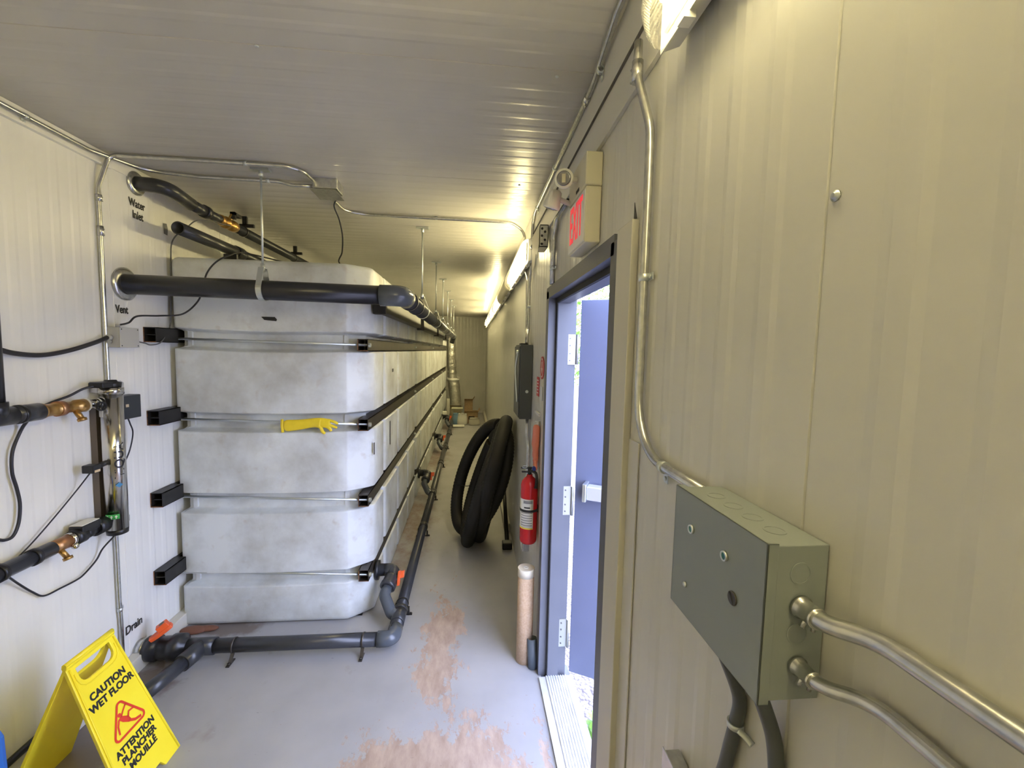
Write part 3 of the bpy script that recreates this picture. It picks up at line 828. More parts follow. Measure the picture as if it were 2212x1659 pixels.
# ------------------------------------------------------------------ drain pipe on the floor
t = thing('drain_pipe', 'dark grey drain pipe on the floor along the front and aisle side of the tanks', 'pipe', (-1.70, 2.36, 0.0))
DR = 0.037; DZc = 0.075; DX = -0.417; DYc = 2.36
pipe(MB(), [(-1.44, DYc, DZc), (DX-0.07, DYc, DZc)], DR, 28).build('cross_run', PVC, t)
el = fillet([(DX-0.085, DYc, DZc), (DX, DYc, DZc), (DX, DYc+0.09, DZc)], 0.06, 12)
MB().tube(el, DR+0.005, 28).build('elbow', PVCL, t)
pipe(MB(), [(DX, DYc+0.07, DZc), (DX, 9.75, DZc)], DR-0.002, 28).build('long_run', PVC, t)
m_ = MB(); m_.tube([(-1.74, DYc, DZc), (-1.70, DYc, DZc)], 0.052, 28); m_.build('wall_stub', GALV, t)
m_ = MB(); m_.lathe((-1.70, DYc, DZc), (1, 0, 0), [(0, 0.062), (0.05, 0.065), (0.055, 0.054), (0.07, 0.052), (0.075, 0.057), (0.12, 0.059), (0.125, 0.068), (0.175, 0.068), (0.18, 0.048), (0.21, 0.043)], 28)
vb = m_.build('valve_body', PVCD, t)
def handle(O, ex, ey, ez, s=1.0, parent=None):
    b = MB()
    b.prism([(-0.055*s, -0.014*s), (-0.02*s, -0.022*s), (0.035*s, -0.024*s), (0.060*s, -0.018*s), (0.060*s, 0.018*s), (0.035*s, 0.024*s), (-0.02*s, 0.022*s), (-0.055*s, 0.014*s)], O, ex, ey, ez, 0.022*s)
    b.prism([(0.0, -0.020*s), (0.055*s, -0.020*s), (0.055*s, 0.020*s), (0.0, 0.020*s)], Vector(O)+Vector(ez)*0.022*s, ex, ey, ez, 0.03*s)
    o = b.build('valve_handle', ORANGE, parent, 0.003*s)
    o['label'] = 'orange tee handle'
    return o
hx_ = Vector((0.74, 0.42, 0.52)).normalized(); hy_ = Vector((-0.5, 0.87, 0)).normalized()
handle((-1.628, DYc, DZc+0.078), hx_, hy_, hx_.cross(hy_), 0.95, vb)
m_ = MB(); hz_ = hx_.cross(hy_); c = Vector((-1.628, DYc, DZc+0.078))+hx_*0.03+hz_*0.0495; m_.cyl(c, c+hz_*0.001, 0.013, 18); m_.build('handle_cap', CORDG, vb)
m_ = MB(); pipe(m_, [(-1.50, DYc, DZc), (-1.36, DYc, DZc)], DR+0.007, 28)
m_.tube([(-1.425, DYc, DZc), (-1.45, DYc-0.13, DZc)], DR+0.006, 24); m_.build('wye', PVCL if False else PVC, t)
pipe(MB(), [(-1.447, DYc-0.12, DZc), (-1.50, DYc-0.36, DZc)], DR-0.002, 24).build('branch', PVC, t)
m_ = MB(); m_.ring((-1.498, DYc-0.35, DZc), (-1.506, DYc-0.39, DZc), DR+0.006, DR-0.002); m_.lathe((-1.506, DYc-0.385, DZc), (-0.2, -1, 0), [(0, DR+0.003), (0.008, DR+0.003)], 24)
m_.build('end_cap', BLACK, t)
# four tank outlets with elbows and valves
TEES = [2.66, 4.93, 7.15, 9.30]
def outlet(y, z, mainlab):
    o = MB(); fy = y+0.14
    o.lathe((-0.608, fy, z), (1, 0, 0), [(0, 0.062), (0.022, 0.062), (0.024, 0.040), (0.10, 0.038)], 26)
    o.build('tank_flange', PVCD, t)
    b = MB(); pp = fillet([(-0.55, fy, z), (-0.49, fy, z), (-0.49, fy-0.08, z-0.035)], 0.04, 8); b.tube(pp, 0.040, 24); b.build('outlet_elbow', PVC, t)
    b = MB(); d = Vector((-0.03, -0.12, -0.05)).normalized(); p0 = Vector((-0.492, fy-0.05, z-0.02))
    b.lathe(p0, d, [(0, 0.040), (0.02, 0.046), (0.055, 0.046), (0.06, 0.050), (0.085, 0.050), (0.088, 0.040)], 24)
    v = b.build('outlet_valve', PVC, t)
    b = MB(); b.cyl(p0+d*0.045, p0+d*0.045+Vector((0.06, 0.01, 0.02)), 0.012, 12); b.build('stem', PVCD, v)
    handle(p0+d*0.045+Vector((0.048, 0.01, 0.016)), Vector((0.05, 0.35, 0.9)).normalized(), Vector((0.0, 0.93, -0.36)).normalized(), Vector((1, 0.05, 0.2)).normalized(), 0.78, v)
    b = MB(); e = p0+d*0.085
    pp = fillet([e, e+d*0.045+Vector((0, 0, -0.01)), Vector((DX-0.05, fy-0.235, DZc+0.01)), Vector((DX, fy-0.26, DZc))], 0.035, 8)
    b.tube(pp, 0.034, 24); b.build('outlet_bend', PVCL, t)
    b = MB(); clamp(b, (DX, fy-0.20, DZc), (0, 1, 0), DR+0.003, 0.03); b.tube([(DX, fy-0.33, DZc), (DX, fy-0.19, DZc)], DR+0.004, 24); b.build('tee', PVC, t)
for y in TEES: outlet(y+0.02, 0.24, '')
for y in (3.88, 6.05, 8.2): MB().tube([(DX, y, DZc), (DX, y+0.07, DZc)], DR+0.003, 24).build('coupling', PVCD, t)
# floor brackets
for i, y in enumerate((2.70, 3.88, 4.83, 6.2, 7.37, 8.6)):
    m_ = MB(); m_.box(DX-0.06, DX+0.062, y-0.010, y+0.010, 0.0008, 0.006); clamp(m_, (DX, y, DZc), (0, 1, 0), DR, 0.012)
    m_.box(DX-0.045, DX-0.032, y-0.01, y+0.01, 0.0, DZc); m_.box(DX+0.032, DX+0.045, y-0.01, y+0.01, 0.0, 0.05)
    m_.cyl((DX+0.053, y, 0.006), (DX+0.053, y, 0.013), 0.006, 6)
    m_.build('floor_bracket', BLACKM, t)
for x in (-1.262, -0.578):
    m_ = MB(); clamp(m_, (x, DYc, DZc), (1, 0, 0), DR, 0.010); m_.box(x-0.009, x+0.009, DYc-0.075, DYc-0.01, 0.0008, 0.006)
    m_.prism([(0, 0), (0.006, 0), (0.045, 0.045), (0.039, 0.048)], (x-0.009, DYc-0.055, 0.004), (0, 1, 0), (0, 0, 1), (1, 0, 0), 0.018)
    m_.cyl((x, DYc-0.062, 0.006), (x, DYc-0.062, 0.016), 0.007, 6)
    m_.build('floor_bracket', mat('grimy_steel', (0.10, 0.09, 0.08), 0.35, 0.7), t)
# brown clay lump under the tank corner
m_ = MB(); m_.sphere((-1.62, 2.60, 0.012), 0.075, 14, (1.0, 0.5, 0.22)); m_.sphere((-1.55, 2.615, 0.01), 0.06, 12, (1.1, 0.45, 0.2))
tag(m_.build('wood_wedge', SOIL), 'reddish brown wedge on the floor under the left corner of the front tank', 'wedge')

# ------------------------------------------------------------------ wall lettering
def wall_text(body, u, v, size, lab, sx=0.72, space=1.0, tilt=0):
    O = at(u, v, x=XL+0.003)
    ex = Vector((0, math.cos(tilt), math.sin(tilt))); ey = Vector((0, -math.sin(tilt), math.cos(tilt)))
    o = text(body, size, INK, O, ex, ey, 'wall_lettering', None, sx, size*0.018, 0.0004, space=space)
    tag(o, lab, 'lettering'); return o
wall_text('Water', 296, 442, 0.056, 'black word Water lettered on the left wall below the inlet pipe collar')
wall_text('Inlet', 298, 467, 0.056, 'black word Inlet lettered on the left wall under the word Water')
wall_text('Vent', 263.5, 669, 0.056, 'black word Vent lettered on the left wall below the vent pipe collar')
wall_text('Drain', 290, 1351, 0.062, 'black word Drain lettered low on the left wall above the drain valve', 0.80)

# ------------------------------------------------------------------ conduits
CR = 0.0095
def strap_wall(b, c, axis, out, r=CR, side=None):
    # one-hole pipe strap: band over the conduit plus a foot with a screw
    c = Vector(c); a = Vector(axis).normalized(); o = Vector(out).normalized(); s_ = a.cross(o)*(side or 1)
    b.ring(c-a*0.008, c+a*0.008, r+0.0022, r-0.0005, 16)
    b.prism([(r, -0.008), (r+0.022, -0.008), (r+0.022, 0.008), (r, 0.008)], c-o*(r-0.0015), s_, a, o, 0.0018)
    b.cyl(c-o*(r-0.003)+s_*(r+0.013), c-o*(r-0.0065)+s_*(r+0.013), 0.0045, 8)
def coupling(b, c, axis, out, r=CR, ln=0.045):
    c = Vector(c); a = Vector(axis).normalized(); o = Vector(out).normalized()
    b.tube([c-a*ln/2, c+a*ln/2], r+0.003, 16)
    for q in (-0.3, 0.3): b.cyl(c+a*ln*q, c+a*ln*q+o*(r+0.011), 0.003, 8)
CX = XL+0.006+CR
t = thing('conduit', 'galvanised conduit running down the left wall and across the ceiling to the right wall', 'conduit', (CX, 2.24, 0.1))
path = [(CX, 2.232, 0.10), (CX, 2.232, 0.30), (CX, 2.228, 0.42), (CX, 2.222, 2.42), (CX+0.02, 2.27, H-CR-0.004), (CX+0.10, 2.28, H-CR-0.004),
        (-0.86, 2.285, H-CR-0.004), (-0.83, 2.96, H-CR-0.004), (-0.70, 3.015, H-CR-0.004), (0.26, 3.02, H-CR-0.004), (XR-0.034, 3.05, H-0.06), (XR-0.034, 3.02, 2.30), (XR-0.022, 2.94, 2.2), (XR-0.022, 2.90, 1.86), (XR-0.03, 2.84, 1.80), (XR-0.03, 2.84, 1.735)]
MB().tube(fillet(path, 0.10, 10), CR, 14).build('tube', GALV, t)
m_ = MB(); strap_wall(m_, (CX, 2.229, 0.375), (0, 0, 1), (1, 0, 0)); m_.build('strap', ZINC, t); m_ = MB()
strap_wall(m_, (-1.11, 2.285, H-CR-0.003), (1, 0, 0), (0, 0, -1)); m_.build('strap', ZINC, t); m_ = MB(); strap_wall(m_, (-0.25, 3.02, H-CR-0.003), (1, 0, 0), (0, 0, -1))
m_.build('strap', ZINC, t)
m_ = MB(); coupling(m_, (CX, 2.224, 2.22), (0, 0, 1), (0, 1, 0)); m_.build('coupling', GALV, t); m_ = MB(); coupling(m_, (CX, 2.223, 2.37), (0, 0, 1), (0, 1, 0), ln=0.03); m_.build('coupling', GALV, t)
t = thing('conduit', 'galvanised conduit in the left ceiling corner bending across to the ceiling junction box', 'conduit', (CX, 1.5, H-0.03))
path = [(CX+0.004, YN+0.01, 2.565), (CX+0.004, 2.18, 2.565), (CX+0.05, 2.45, H-CR-0.003), (-1.45, 2.50, H-CR-0.003), (-1.05, 2.50, H-CR-0.003), (-0.98, 2.51, 2.575), (-0.855, 2.51, 2.575)]
MB().tube(fillet(path, 0.12, 10), CR, 14).build('tube', GALV, t)
m_ = MB(); strap_wall(m_, (-1.10, 2.50, H-CR-0.003), (1, 0, 0), (0, 0, -1)); m_.build('strap', ZINC, t); m_ = MB(); strap_wall(m_, (CX+0.004, 1.9, 2.565), (0, 1, 0), (1, 0, 0)); m_.build('strap', ZINC, t)
t = thing('conduit', 'galvanised conduit along the right ceiling corner bending down to the electrical panel', 'conduit', (XR-0.03, 2.8, 1.75))
path = [(XR-0.030, 0.2, 2.585), (XR-0.030, 1.15, 2.585), (XR-0.016, 1.42, 2.56), (XR-0.016, 2.70, 2.56), (XR-0.016, 2.78, 2.50), (XR-0.016, 2.80, 2.25), (XR-0.016, 2.86, 2.12), (XR-0.016, 2.86, 1.86), (XR-0.030, 2.80, 1.80), (XR-0.030, 2.80, 1.735)]
path = [(a-0.0, b_, c_) for a, b_, c_ in path]
MB().tube(fillet(path, 0.07, 10), CR, 14).build('tube', GALV, t)
for y in (1.34, 2.05, 2.6):
    m_ = MB(); strap_wall(m_, (XR-0.016, y, 2.56), (0, 1, 0), (-1, 0, 0), side=-1); m_.build('strap', ZINC, t)
m_ = MB()
strap_wall(m_, (XR-0.016, 2.86, 2.0), (0, 0, 1), (-1, 0, 0)); m_.build('strap', ZINC, t)
m_ = MB(); coupling(m_, (XR-0.016, 1.50, 2.56), (0, 1, 0), (0, 0, -1)); m_.build('coupling', GALV, t)
# conduit from the near light down to the control box
t = thing('conduit', 'galvanised conduit dropping from the near light fixture and bending to the grey control box', 'conduit', (XR-0.02, 0.93, 1.9))
cx = XR-0.016
path = [(XR-0.030, 0.985, 2.40), (XR-0.030, 0.985, 2.33), (cx, 0.93, 2.19), (cx, 0.928, 2.14), (cx, 0.928, 1.49), (cx, 0.60, 1.488)]
MB().tube(fillet(path, 0.13, 12), CR, 16).build('tube', GALV, t)
m_ = MB(); strap_wall(m_, (cx, 0.928, 1.873), (0, 0, 1), (-1, 0, 0), side=1); m_.build('strap', ZINC, t); m_ = MB(); strap_wall(m_, (cx, 0.79, 1.488), (0, 1, 0), (-1, 0, 0), side=-1); m_.build('strap', ZINC, t)
m_ = MB(); coupling(m_, (XR-0.030, 0.985, 2.335), (0, 0, 1), (-0.4, 1, 0)); m_.build('coupling', GALV, t)
# ceiling junction box
t = thing('junction_box', 'galvanised ceiling junction box with its cover plate hanging open', 'junction box', (-0.79, 2.50, H))
m_ = MB(); m_.box(-0.852, -0.725, 2.44, 2.56, 2.545, H-0.0015); m_.build('box_body', GALV, t, 0.003)
m_ = MB(); m_.prism([(0, 0), (0.13, 0), (0.13, 0.13), (0, 0.13)], (-0.86, 2.425, 2.535), Vector((1, 0, 0.0)), Vector((0.08, 1, -0.10)).normalized(), (0, 0, -1), 0.002)
m_.build('cover_plate', GALV, t)
# small conduits behind the exit sign and down beside the door
t = thing('conduit', 'pair of painted conduits dropping to the door frame behind the exit sign', 'conduit', (XR-0.02, 2.1, 2.2))
for y, off in ((2.062, 0), (2.028, 0.0)):
    MB().tube(fillet([(XR-0.014, 1.75, 2.312+off), (XR-0.014, y-0.06, 2.312+off), (XR-0.014, y, 2.24), (XR-0.014, y, 2.027)], 0.05, 8), CR, 12).build('tube', GALV, t)
m_ = MB(); strap_wall(m_, (XR-0.014, 2.028, 2.10), (0, 0, 1), (-1, 0, 0)); m_.build('strap', ZINC, t); m_ = MB(); strap_wall(m_, (XR-0.014, 2.062, 2.10), (0, 0, 1), (-1, 0, 0)); m_.build('strap', ZINC, t)
# open junction box at upper right
t = thing('junction_box', 'open galvanised junction box high on the right wall beyond the exit sign', 'junction box', (XR, 2.26, 2.24))
m_ = MB(); ja, jb, jz0, jz1 = 2.20, 2.32, 2.235, 2.345
m_.box(XR-0.055, XR-0.013, ja, ja+0.004, jz0, jz1); m_.box(XR-0.055, XR-0.013, jb-0.004, jb, jz0, jz1); m_.box(XR-0.055, XR-0.013, ja, jb, jz1-0.004, jz1); m_.box(XR-0.055, XR-0.013, ja, jb, jz0, jz0+0.004); m_.box(XR-0.016, XR-0.013, ja, jb, jz0, jz1)
m_.build('box_body', GALV, t)
m_ = MB(); m_.prism([(0.005, 0.06), (0.05, 0.0), (0.10, 0.03), (0.14, -0.02), (0.24, -0.05), (0.25, 0.155), (0.005, 0.155)], (XR-0.058, ja, jz0-0.045), (0, 1, 0), (0, 0, 1), (-1, 0, 0), 0.002)
m_.build('cover_plate', mat('cream_cover', (0.70, 0.66, 0.50), 0.5), t)
m_ = MB()
for (a, c_) in ((-0.045, 2.325), (-0.030, 2.31), (-0.045, 2.29), (-0.030, 2.27), (-0.045, 2.25)): m_.cyl((XR+a, ja-0.002, c_), (XR+a, ja+0.0005, c_), 0.006, 10)
m_.build('knockout_hole', GASKET, t)

# ------------------------------------------------------------------ light fixtures
def fixture(y0, y1, lab, lit=True, left=False):
    t = thing('light_fixture', lab, 'light', (XR, (y0+y1)/2, 2.33), 'sealed strip lights on the right wall')
    O = (0, y0, 0)
    # housing section in x-z
    hs = [(XR-0.014, 2.275), (XR-0.045, 2.262), (XR-0.052, 2.255), (XR-0.052, 2.405), (XR-0.045, 2.398), (XR-0.014, 2.385)]
    MB().prism(hs, (0, y0+0.012, 0), (1, 0, 0), (0, 0, 1), (0, 1, 0), y1-y0-0.024).build('housing', WHITEP, t, 0.003)
    # domed lens
    ls = []
    for k in range(13):
        a = R(90+180*k/12); ls.append((XR-0.052+math.cos(a)*0.050, 2.33+math.sin(a)*0.072))
    n = len(ls); vs = []; fs = []
    ends = [(0.0, 0.35), (0.012, 0.72), (0.03, 0.93), (0.05, 1.0)]
    sect = [(y0+e, s_) for e, s_ in ends] + [(y1-e, s_) for e, s_ in ends[::-1]]
    for yy, s_ in sect:
        for (a, c_) in ls: vs.append((XR-0.052+(a-XR+0.052)*s_, yy, 2.33+(c_-2.33)*(0.6+0.4*s_)))
    for i in range(len(sect)-1):
        for k in range(n-1): fs.append((i*n+k, i*n+k+1, (i+1)*n+k+1, (i+1)*n+k))
    b = MB(); b.add(vs, fs, True); b.f.append(list(range(n))); b.s.append(False); b.f.append([(len(sect)-1)*n+k for k in range(n)]); b.s.append(False)
    b.build('lens', LENS if lit else LEDOFF, t)
    if lit:
        b = MB(); b.box(XR-0.083, XR-0.062, y0+0.07, y1-0.07, 2.30, 2.36, None, 0.006); b.build('led_strip', LED, t)
        b = MB(); b.box(XR-0.0600, XR-0.0535, y0+0.045, y1-0.045, 2.275, 2.385); b.build('reflector_tray', WHITEP, t)
    for yy in (y0+0.11, y0+0.45, y1-0.45, y1-0.11):
        for zz in (2.246, 2.402): MB().box(XR-0.060, XR-0.040, yy-0.012, yy+0.012, zz, zz+0.012).build('lens_clip', WHITEP, t)
    b = MB(); b.cyl((XR-0.030, y0-0.02, 2.345), (XR-0.030, y0+0.013, 2.345), 0.012, 12)
    b.build('cable_gland', GALV, t)
    if left:      # the same fixture turned round on the opposite wall
        t.matrix_world = Matrix.Translation((XL+0.0, (y0+y1)/2, 2.33)) @ Matrix.Rotation(math.pi, 4, 'Z')
    return t
fixture(-1.86, -0.60, 'unseen strip light added on the right wall behind the camera')  # extra fixture out of view, added to brighten the near end
fixture(-0.45, 0.825, 'lit strip light with ribbed clear lens at the top right, nearest the camera')
fixture(2.68, 3.93, 'lit strip light beyond the exit sign, nearest of the far row')
fixture(3.98, 5.21, 'unlit strip light, second in the far row on the right wall', False)
for y, l in ((5.26, 'third'), (6.56, 'fourth'), (7.86, 'fifth'), (9.16, 'last')):
    fixture(y, y+1.25, 'lit strip light on the right wall, %s in the far row' % l)

# ------------------------------------------------------------------ exit sign with emergency lamps
t = thing('exit_sign', 'cream illuminated EXIT sign box with two emergency lamp heads above the door', 'exit sign', (XR, 1.42, 2.0))
EX = XR-0.050; E0, E1 = 1.325, 1.545
MB().box(EX, XR-0.0015, E0, E1, 2.045, 2.215, None, 0.004).build('sign_body', CREAM, t)
MB().box(EX-0.004, XR-0.0015, E0-0.003, E1+0.003, 2.2155, 2.315, None, 0.004).build('battery_box', CREAM, t)
MB().box(EX-0.0025, EX+0.001, E0+0.006, E1-0.004, 2.052, 2.206).build('face_plate', WHITEP, t)
text('EXIT', 0.172, EXITRED, (EX-0.0032, (E0+E1)/2+0.004, 2.131), (0, -1, 0), (0, 0, 1), 'exit_letters', t, 0.45, 0.0012, 0.0008, space=1.08)
m_ = MB(); m_.box(EX-0.005, EX-0.003, 1.40, 1.44, 2.225, 2.235); m_.build('test_slot', INK, t)
def head(c, d, lamp):
    c = Vector(c); d = Vector(d).normalized()
    b = MB(); b.lathe(c-d*0.045, d, [(0, 0.014), (0.006, 0.022), (0.030, 0.025), (0.050, 0.030), (0.060, 0.031), (0.062, 0.027)], 24)
    o = b.build('lamp_head', WHITEP, t)
    b = MB(); b.lathe(c+d*0.010, d, [(0, 0.023), (0.0085, 0.023), (0.009, 0.019)], 20); b.build('reflector', GLASSR, o)
    b = MB(); b.box(-0.006, 0.006, -0.013, 0.013, 0, 0.002, Matrix.Translation(c+d*0.019) @ d.to_track_quat('Z', 'Y').to_matrix().to_4x4()); b.build('bulb', CREAM, o)
    b = MB(); b.cyl(c-d*0.02, Vector((EX-0.002, c.y+0.01, c.z+0.005)), 0.009, 12); b.build('swivel', WHITEP, o)
head((0.291, 1.425, 2.266), (-0.28, -1, -0.18), True)
head((0.272, 1.525, 2.222), (-0.25, 0.35, -1.0), False)

# ------------------------------------------------------------------ grey control box, right foreground
BX = 0.316; B0, B1, BZ0, BZ1 = 0.414, 0.620, 1.326, 1.508
t = thing('control_box', 'grey steel control box with green push buttons on the right wall', 'control box', (XR, 0.517, BZ0))
MB().box(BX+0.004, XR-0.0015, B0+0.002, B1-0.002, BZ0+0.003, BZ1-0.003).build('box_body', BOXG, t, 0.001)
m_ = MB(); m_.box(BX, BX+0.002, B0, B1, BZ0, BZ1); m_.box(BX, BX+0.013, B0, B0+0.002, BZ0, BZ1); m_.box(BX, BX+0.013, B1-0.002, B1, BZ0, BZ1); m_.box(BX, BX+0.013, B0, B1, BZ1-0.0015, BZ1); m_.box(BX, BX+0.013, B0, B1, BZ0, BZ0+0.0015)
m_.build('cover', BOXG, t, 0.0006)
def button(u, v, r, m, lab=None):
    c = at(u, v, x=BX); b = MB(); b.ring((BX, c.y, c.z), (BX-0.0035, c.y, c.z), r+0.0014, r-0.0003, 24)
    o = b.build('button_bezel', ZINC, t)
    b = MB(); b.cyl((BX+0.001, c.y, c.z), (BX-0.0025, c.y, c.z), r, 24); q = b.build('button', m, o)
    q['label'] = lab
button(1495, 1143, 0.0048, GREENB, 'green button'); button(1567, 1201, 0.0048, GREENB, 'green button')
c = at(1480, 1262, x=BX); m_ = MB(); m_.lathe((BX, c.y, c.z), (-1, 0, 0), [(0, 0.0042), (0.0015, 0.004), (0.003, 0.002)], 16); m_.build('screw', ZINC, t)
c = at(1583, 1292, x=BX); m_ = MB(); m_.lathe((BX, c.y, c.z), (-1, 0, 0), [(0, 0.0085), (0.0015, 0.0085), (0.002, 0.0075)], 24)
o = m_.build('selector_knob', mat('dark_brown_plastic', (0.05, 0.045, 0.04), 0.4), t)
m_ = MB(); M = Matrix.Translation((BX-0.0018, c.y, c.z)) @ Matrix.Rotation(R(55), 4, 'X'); m_.box(-0.001, 0.001, -0.0075, 0.0075, -0.0009, 0.0009, M); m_.build('knob_slot', INK, o)
# knock-outs: raised rings on the near side face and the top
def kring(c, n_, r, parent):
    b = MB(); n_ = Vector(n_); c = Vector(c); b.ring(c-n_*0.0004, c+n_*0.0007, r+0.0009, r-0.0009, 28); b.build('knockout', BOXG, parent)
for (u, v) in ((1730, 1239), (1722, 1370)):
    c = at(u, v, y=B0+0.002); kring((c.x, B0+0.002, c.z), (0, -1, 0), 0.0115, t)
for y in (0.575, 0.535, 0.495, 0.455): kring((0.354, y, BZ1-0.003), (0, 0, 1), 0.0115, t)
# EMTs leaving towards the camera
for i, (zc, r, lab, u, v) in enumerate(((1.437, 0.0092, 'upper galvanised conduit leaving the control box towards the camera', 1730, 1310), (1.369, 0.0072, 'lower galvanised conduit leaving the control box towards the camera', 1722, 1437))):
    c = at(u, v, y=B0)
    t2 = thing('conduit', lab, 'conduit', (c.x, B0, c.z), 'conduits from the control box towards the camera')
    xx = XR-0.0025-r
    if i == 0:
        pts = [(c.x, B0, c.z), (c.x, B0-0.03, c.z), (xx, 0.345, 1.447), (xx, 0.2, 1.452), (xx, YN+0.02, 1.452)]
    else:
        pts = [(c.x, B0, c.z), (c.x, B0-0.03, c.z), (xx, 0.345, 1.385), (xx, 0.2, 1.387), (xx, YN+0.02, 1.387)]
    MB().tube(fillet(pts, 0.12, 10), r, 20).build('tube', GALV, t2)
    b = MB(); b.lathe((c.x, B0, c.z), (0, -1, 0), [(0, r+0.0035), (0.003, r+0.0035), (0.005, r+0.0016), (0.020, r+0.0014), (0.021, r+0.0022), (0.024, r+0.0018)], 24)
    b.cyl((c.x, B0-0.012, c.z), (c.x-0.008, B0-0.012, c.z-r-0.0055), 0.0028, 10)
    b.cyl((c.x, B0-0.020, c.z), (c.x-0.002, B0-0.020, c.z-r-0.0055), 0.0024, 10)
    b.build('connector', GALV, t2)
# flexible conduits below the box
FLX = mat('grey_flexible_conduit', (0.085, 0.095, 0.10), 0.42)
def flex(pts, lab, strap_at):
    t2 = thing('flexible_conduit', lab, 'conduit', pts[0], 'grey flexible conduits under the control box')
    MB().tube(smoothpath(pts, 10), 0.0092, 18).build('tube', FLX, t2)
    b = MB(); p = Vector(pts[strap_at])
    b.ring(p+Vector((0, 0, -0.004)), p+Vector((0, 0, 0.004)), 0.0112, 0.0088, 18)
    b.tube(smoothpath([p+Vector((-0.002, -0.010, 0)), p+Vector((0.004, -0.018, -0.004)), p+Vector((0.008, -0.026, -0.008))], 5), [0.0045]*11, 8, ry=[0.0015]*11)
    b.build('strap', ZINC, t2)
fx = XR-0.012
flex([(0.352, 0.548, BZ0+0.006), (0.356, 0.545, 1.30), (fx, 0.532, 1.235), (fx, 0.535, 1.19), (fx, 0.550, 1.12), (fx, 0.585, 0.95), (fx, 0.60, 0.5), (fx, 0.60, 0.03)], 'grey flexible conduit curving down under the control box, left one', 3)
flex([(0.352, 0.468, BZ0+0.006), (0.356, 0.466, 1.30), (fx, 0.462, 1.235), (fx, 0.452, 1.17), (fx, 0.455, 1.10), (fx, 0.46, 0.95), (fx, 0.46, 0.5), (fx, 0.46, 0.03)], 'grey flexible conduit curving down under the control box, right one', 3)
# cut-off square box at the very bottom
c = at(1490, 1652, x=XR)
t = thing('outlet_box', 'galvanised outlet box low on the right wall, mostly below the frame', 'outlet box', (XR, c.y, c.z))
m_ = MB(); m_.box(XR-0.03, XR-0.0015, c.y-0.035, c.y+0.035, c.z-0.10, c.z-0.004); m_.build('box_body', GALV, t, 0.002)
m_ = MB(); m_.box(XR-0.032, XR-0.0305, c.y-0.038, c.y+0.038, c.z-0.103, c.z); m_.build('cover_plate', GALV, t, 0.001)
m_ = MB(); m_.ring((XR-0.0325, c.y, c.z-0.03), (XR-0.035, c.y, c.z-0.03), 0.018, 0.0155); m_.build('receptacle_ring', BLACK, t)
# screws with washers
for (u, v, lab) in ((1806, 423, 'screw with washer in the right wall, upper one by the panel joint'), (1366, 1105, 'small screw in the right wall below the conduit bend'), (1437, 1033, 'screw beside the conduit strap on the right wall')):
    c = at(u, v, x=XR-0.001); b = MB(); r = 0.006 if u > 1500 else 0.0045
    b.lathe((XR-0.001, c.y, c.z), (-1, 0, 0), [(0, r), (0.0015, r), (0.002, r*0.62), (0.0045, r*0.5)], 18)
    tag(b.build('screw', ZINC), lab, 'screw')
for (u, v, lab) in ((555, 99, 'screw in the ceiling near the panel joint, left one'), (1203, 165, 'screw in the ceiling near the panel joint, right one'), (1122, 400, 'screw in the ceiling close to the far row of lights')):
    c = at(u, v, z=H-0.001); b = MB(); b.lathe((c.x, c.y, H-0.001), (0, 0, -1), [(0, 0.006), (0.0015, 0.006), (0.004, 0.003)], 14)
    tag(b.build('screw', ZINC), lab, 'screw')

# ------------------------------------------------------------------ right side of the aisle
# electrical panel
t = thing('electrical_panel', 'tall dark grey electrical panel on the right wall beyond the door', 'electrical panel', (XR, 2.86, 1.27))
MB().box(XR-0.080, XR-0.0015, 2.715, 3.02, 1.272, 1.748, None, 0.003).build('enclosure', PANELG, t)
MB().box(XR-0.088, XR-0.0805, 2.725, 3.01, 1.282, 1.738).build('panel_door', PANELG, t, 0.002)
m_ = MB(); m_.tube(smoothpath([(XR-0.094, 2.74, 1.70), (XR-0.105, 2.76, 1.60), (XR-0.10, 2.75, 1.48), (XR-0.094, 2.74, 1.38)], 6), 0.006, 8); m_.cyl((XR-0.088, 2.745, 1.70), (XR-0.105, 2.745, 1.70), 0.014, 10)
m_.build('latch_bar', ZINC, t)
m_ = MB(); m_.cyl((XR-0.035, 2.714, 1.45), (XR-0.035, 2.711, 1.45), 0.010, 14); m_.build('knockout', ZINC, t)
m_ = MB(); m_.box(XR-0.075, XR-0.035, 2.76, 2.85, 1.748, 1.758); m_.build('top_opening', GASKET, t)
t = thing('conduit', 'thin galvanised conduits from the electrical panel down to the wall outlet', 'conduit', (XR-0.02, 2.8, 0.8))
for y in (2.80, 2.75):
    MB().tube(fillet([(XR-0.02, y, 1.275), (XR-0.02, y, 1.17), (XR-0.014, y-0.05, 1.10), (XR-0.014, y-0.05, 0.55)], 0.05, 6), 0.008, 10).build('tube', GALV, t)
t = thing('wall_outlet', 'white double outlet low on the right wall by the extinguisher', 'outlet', (XR, 2.71, 0.46))
MB().box(XR-0.045, XR-0.0015, 2.66, 2.75, 0.42, 0.55).build('back_box', GALV, t, 0.003)
MB().box(XR-0.050, XR-0.0455, 2.67, 2.74, 0.43, 0.54).build('face', WHITEP, t, 0.002)
m_ = MB()
for z in (0.465, 0.51): m_.box(XR-0.0515, XR-0.0498, 2.685, 2.725, z-0.014, z+0.014)
m_.build('socket', WHITEP, t)
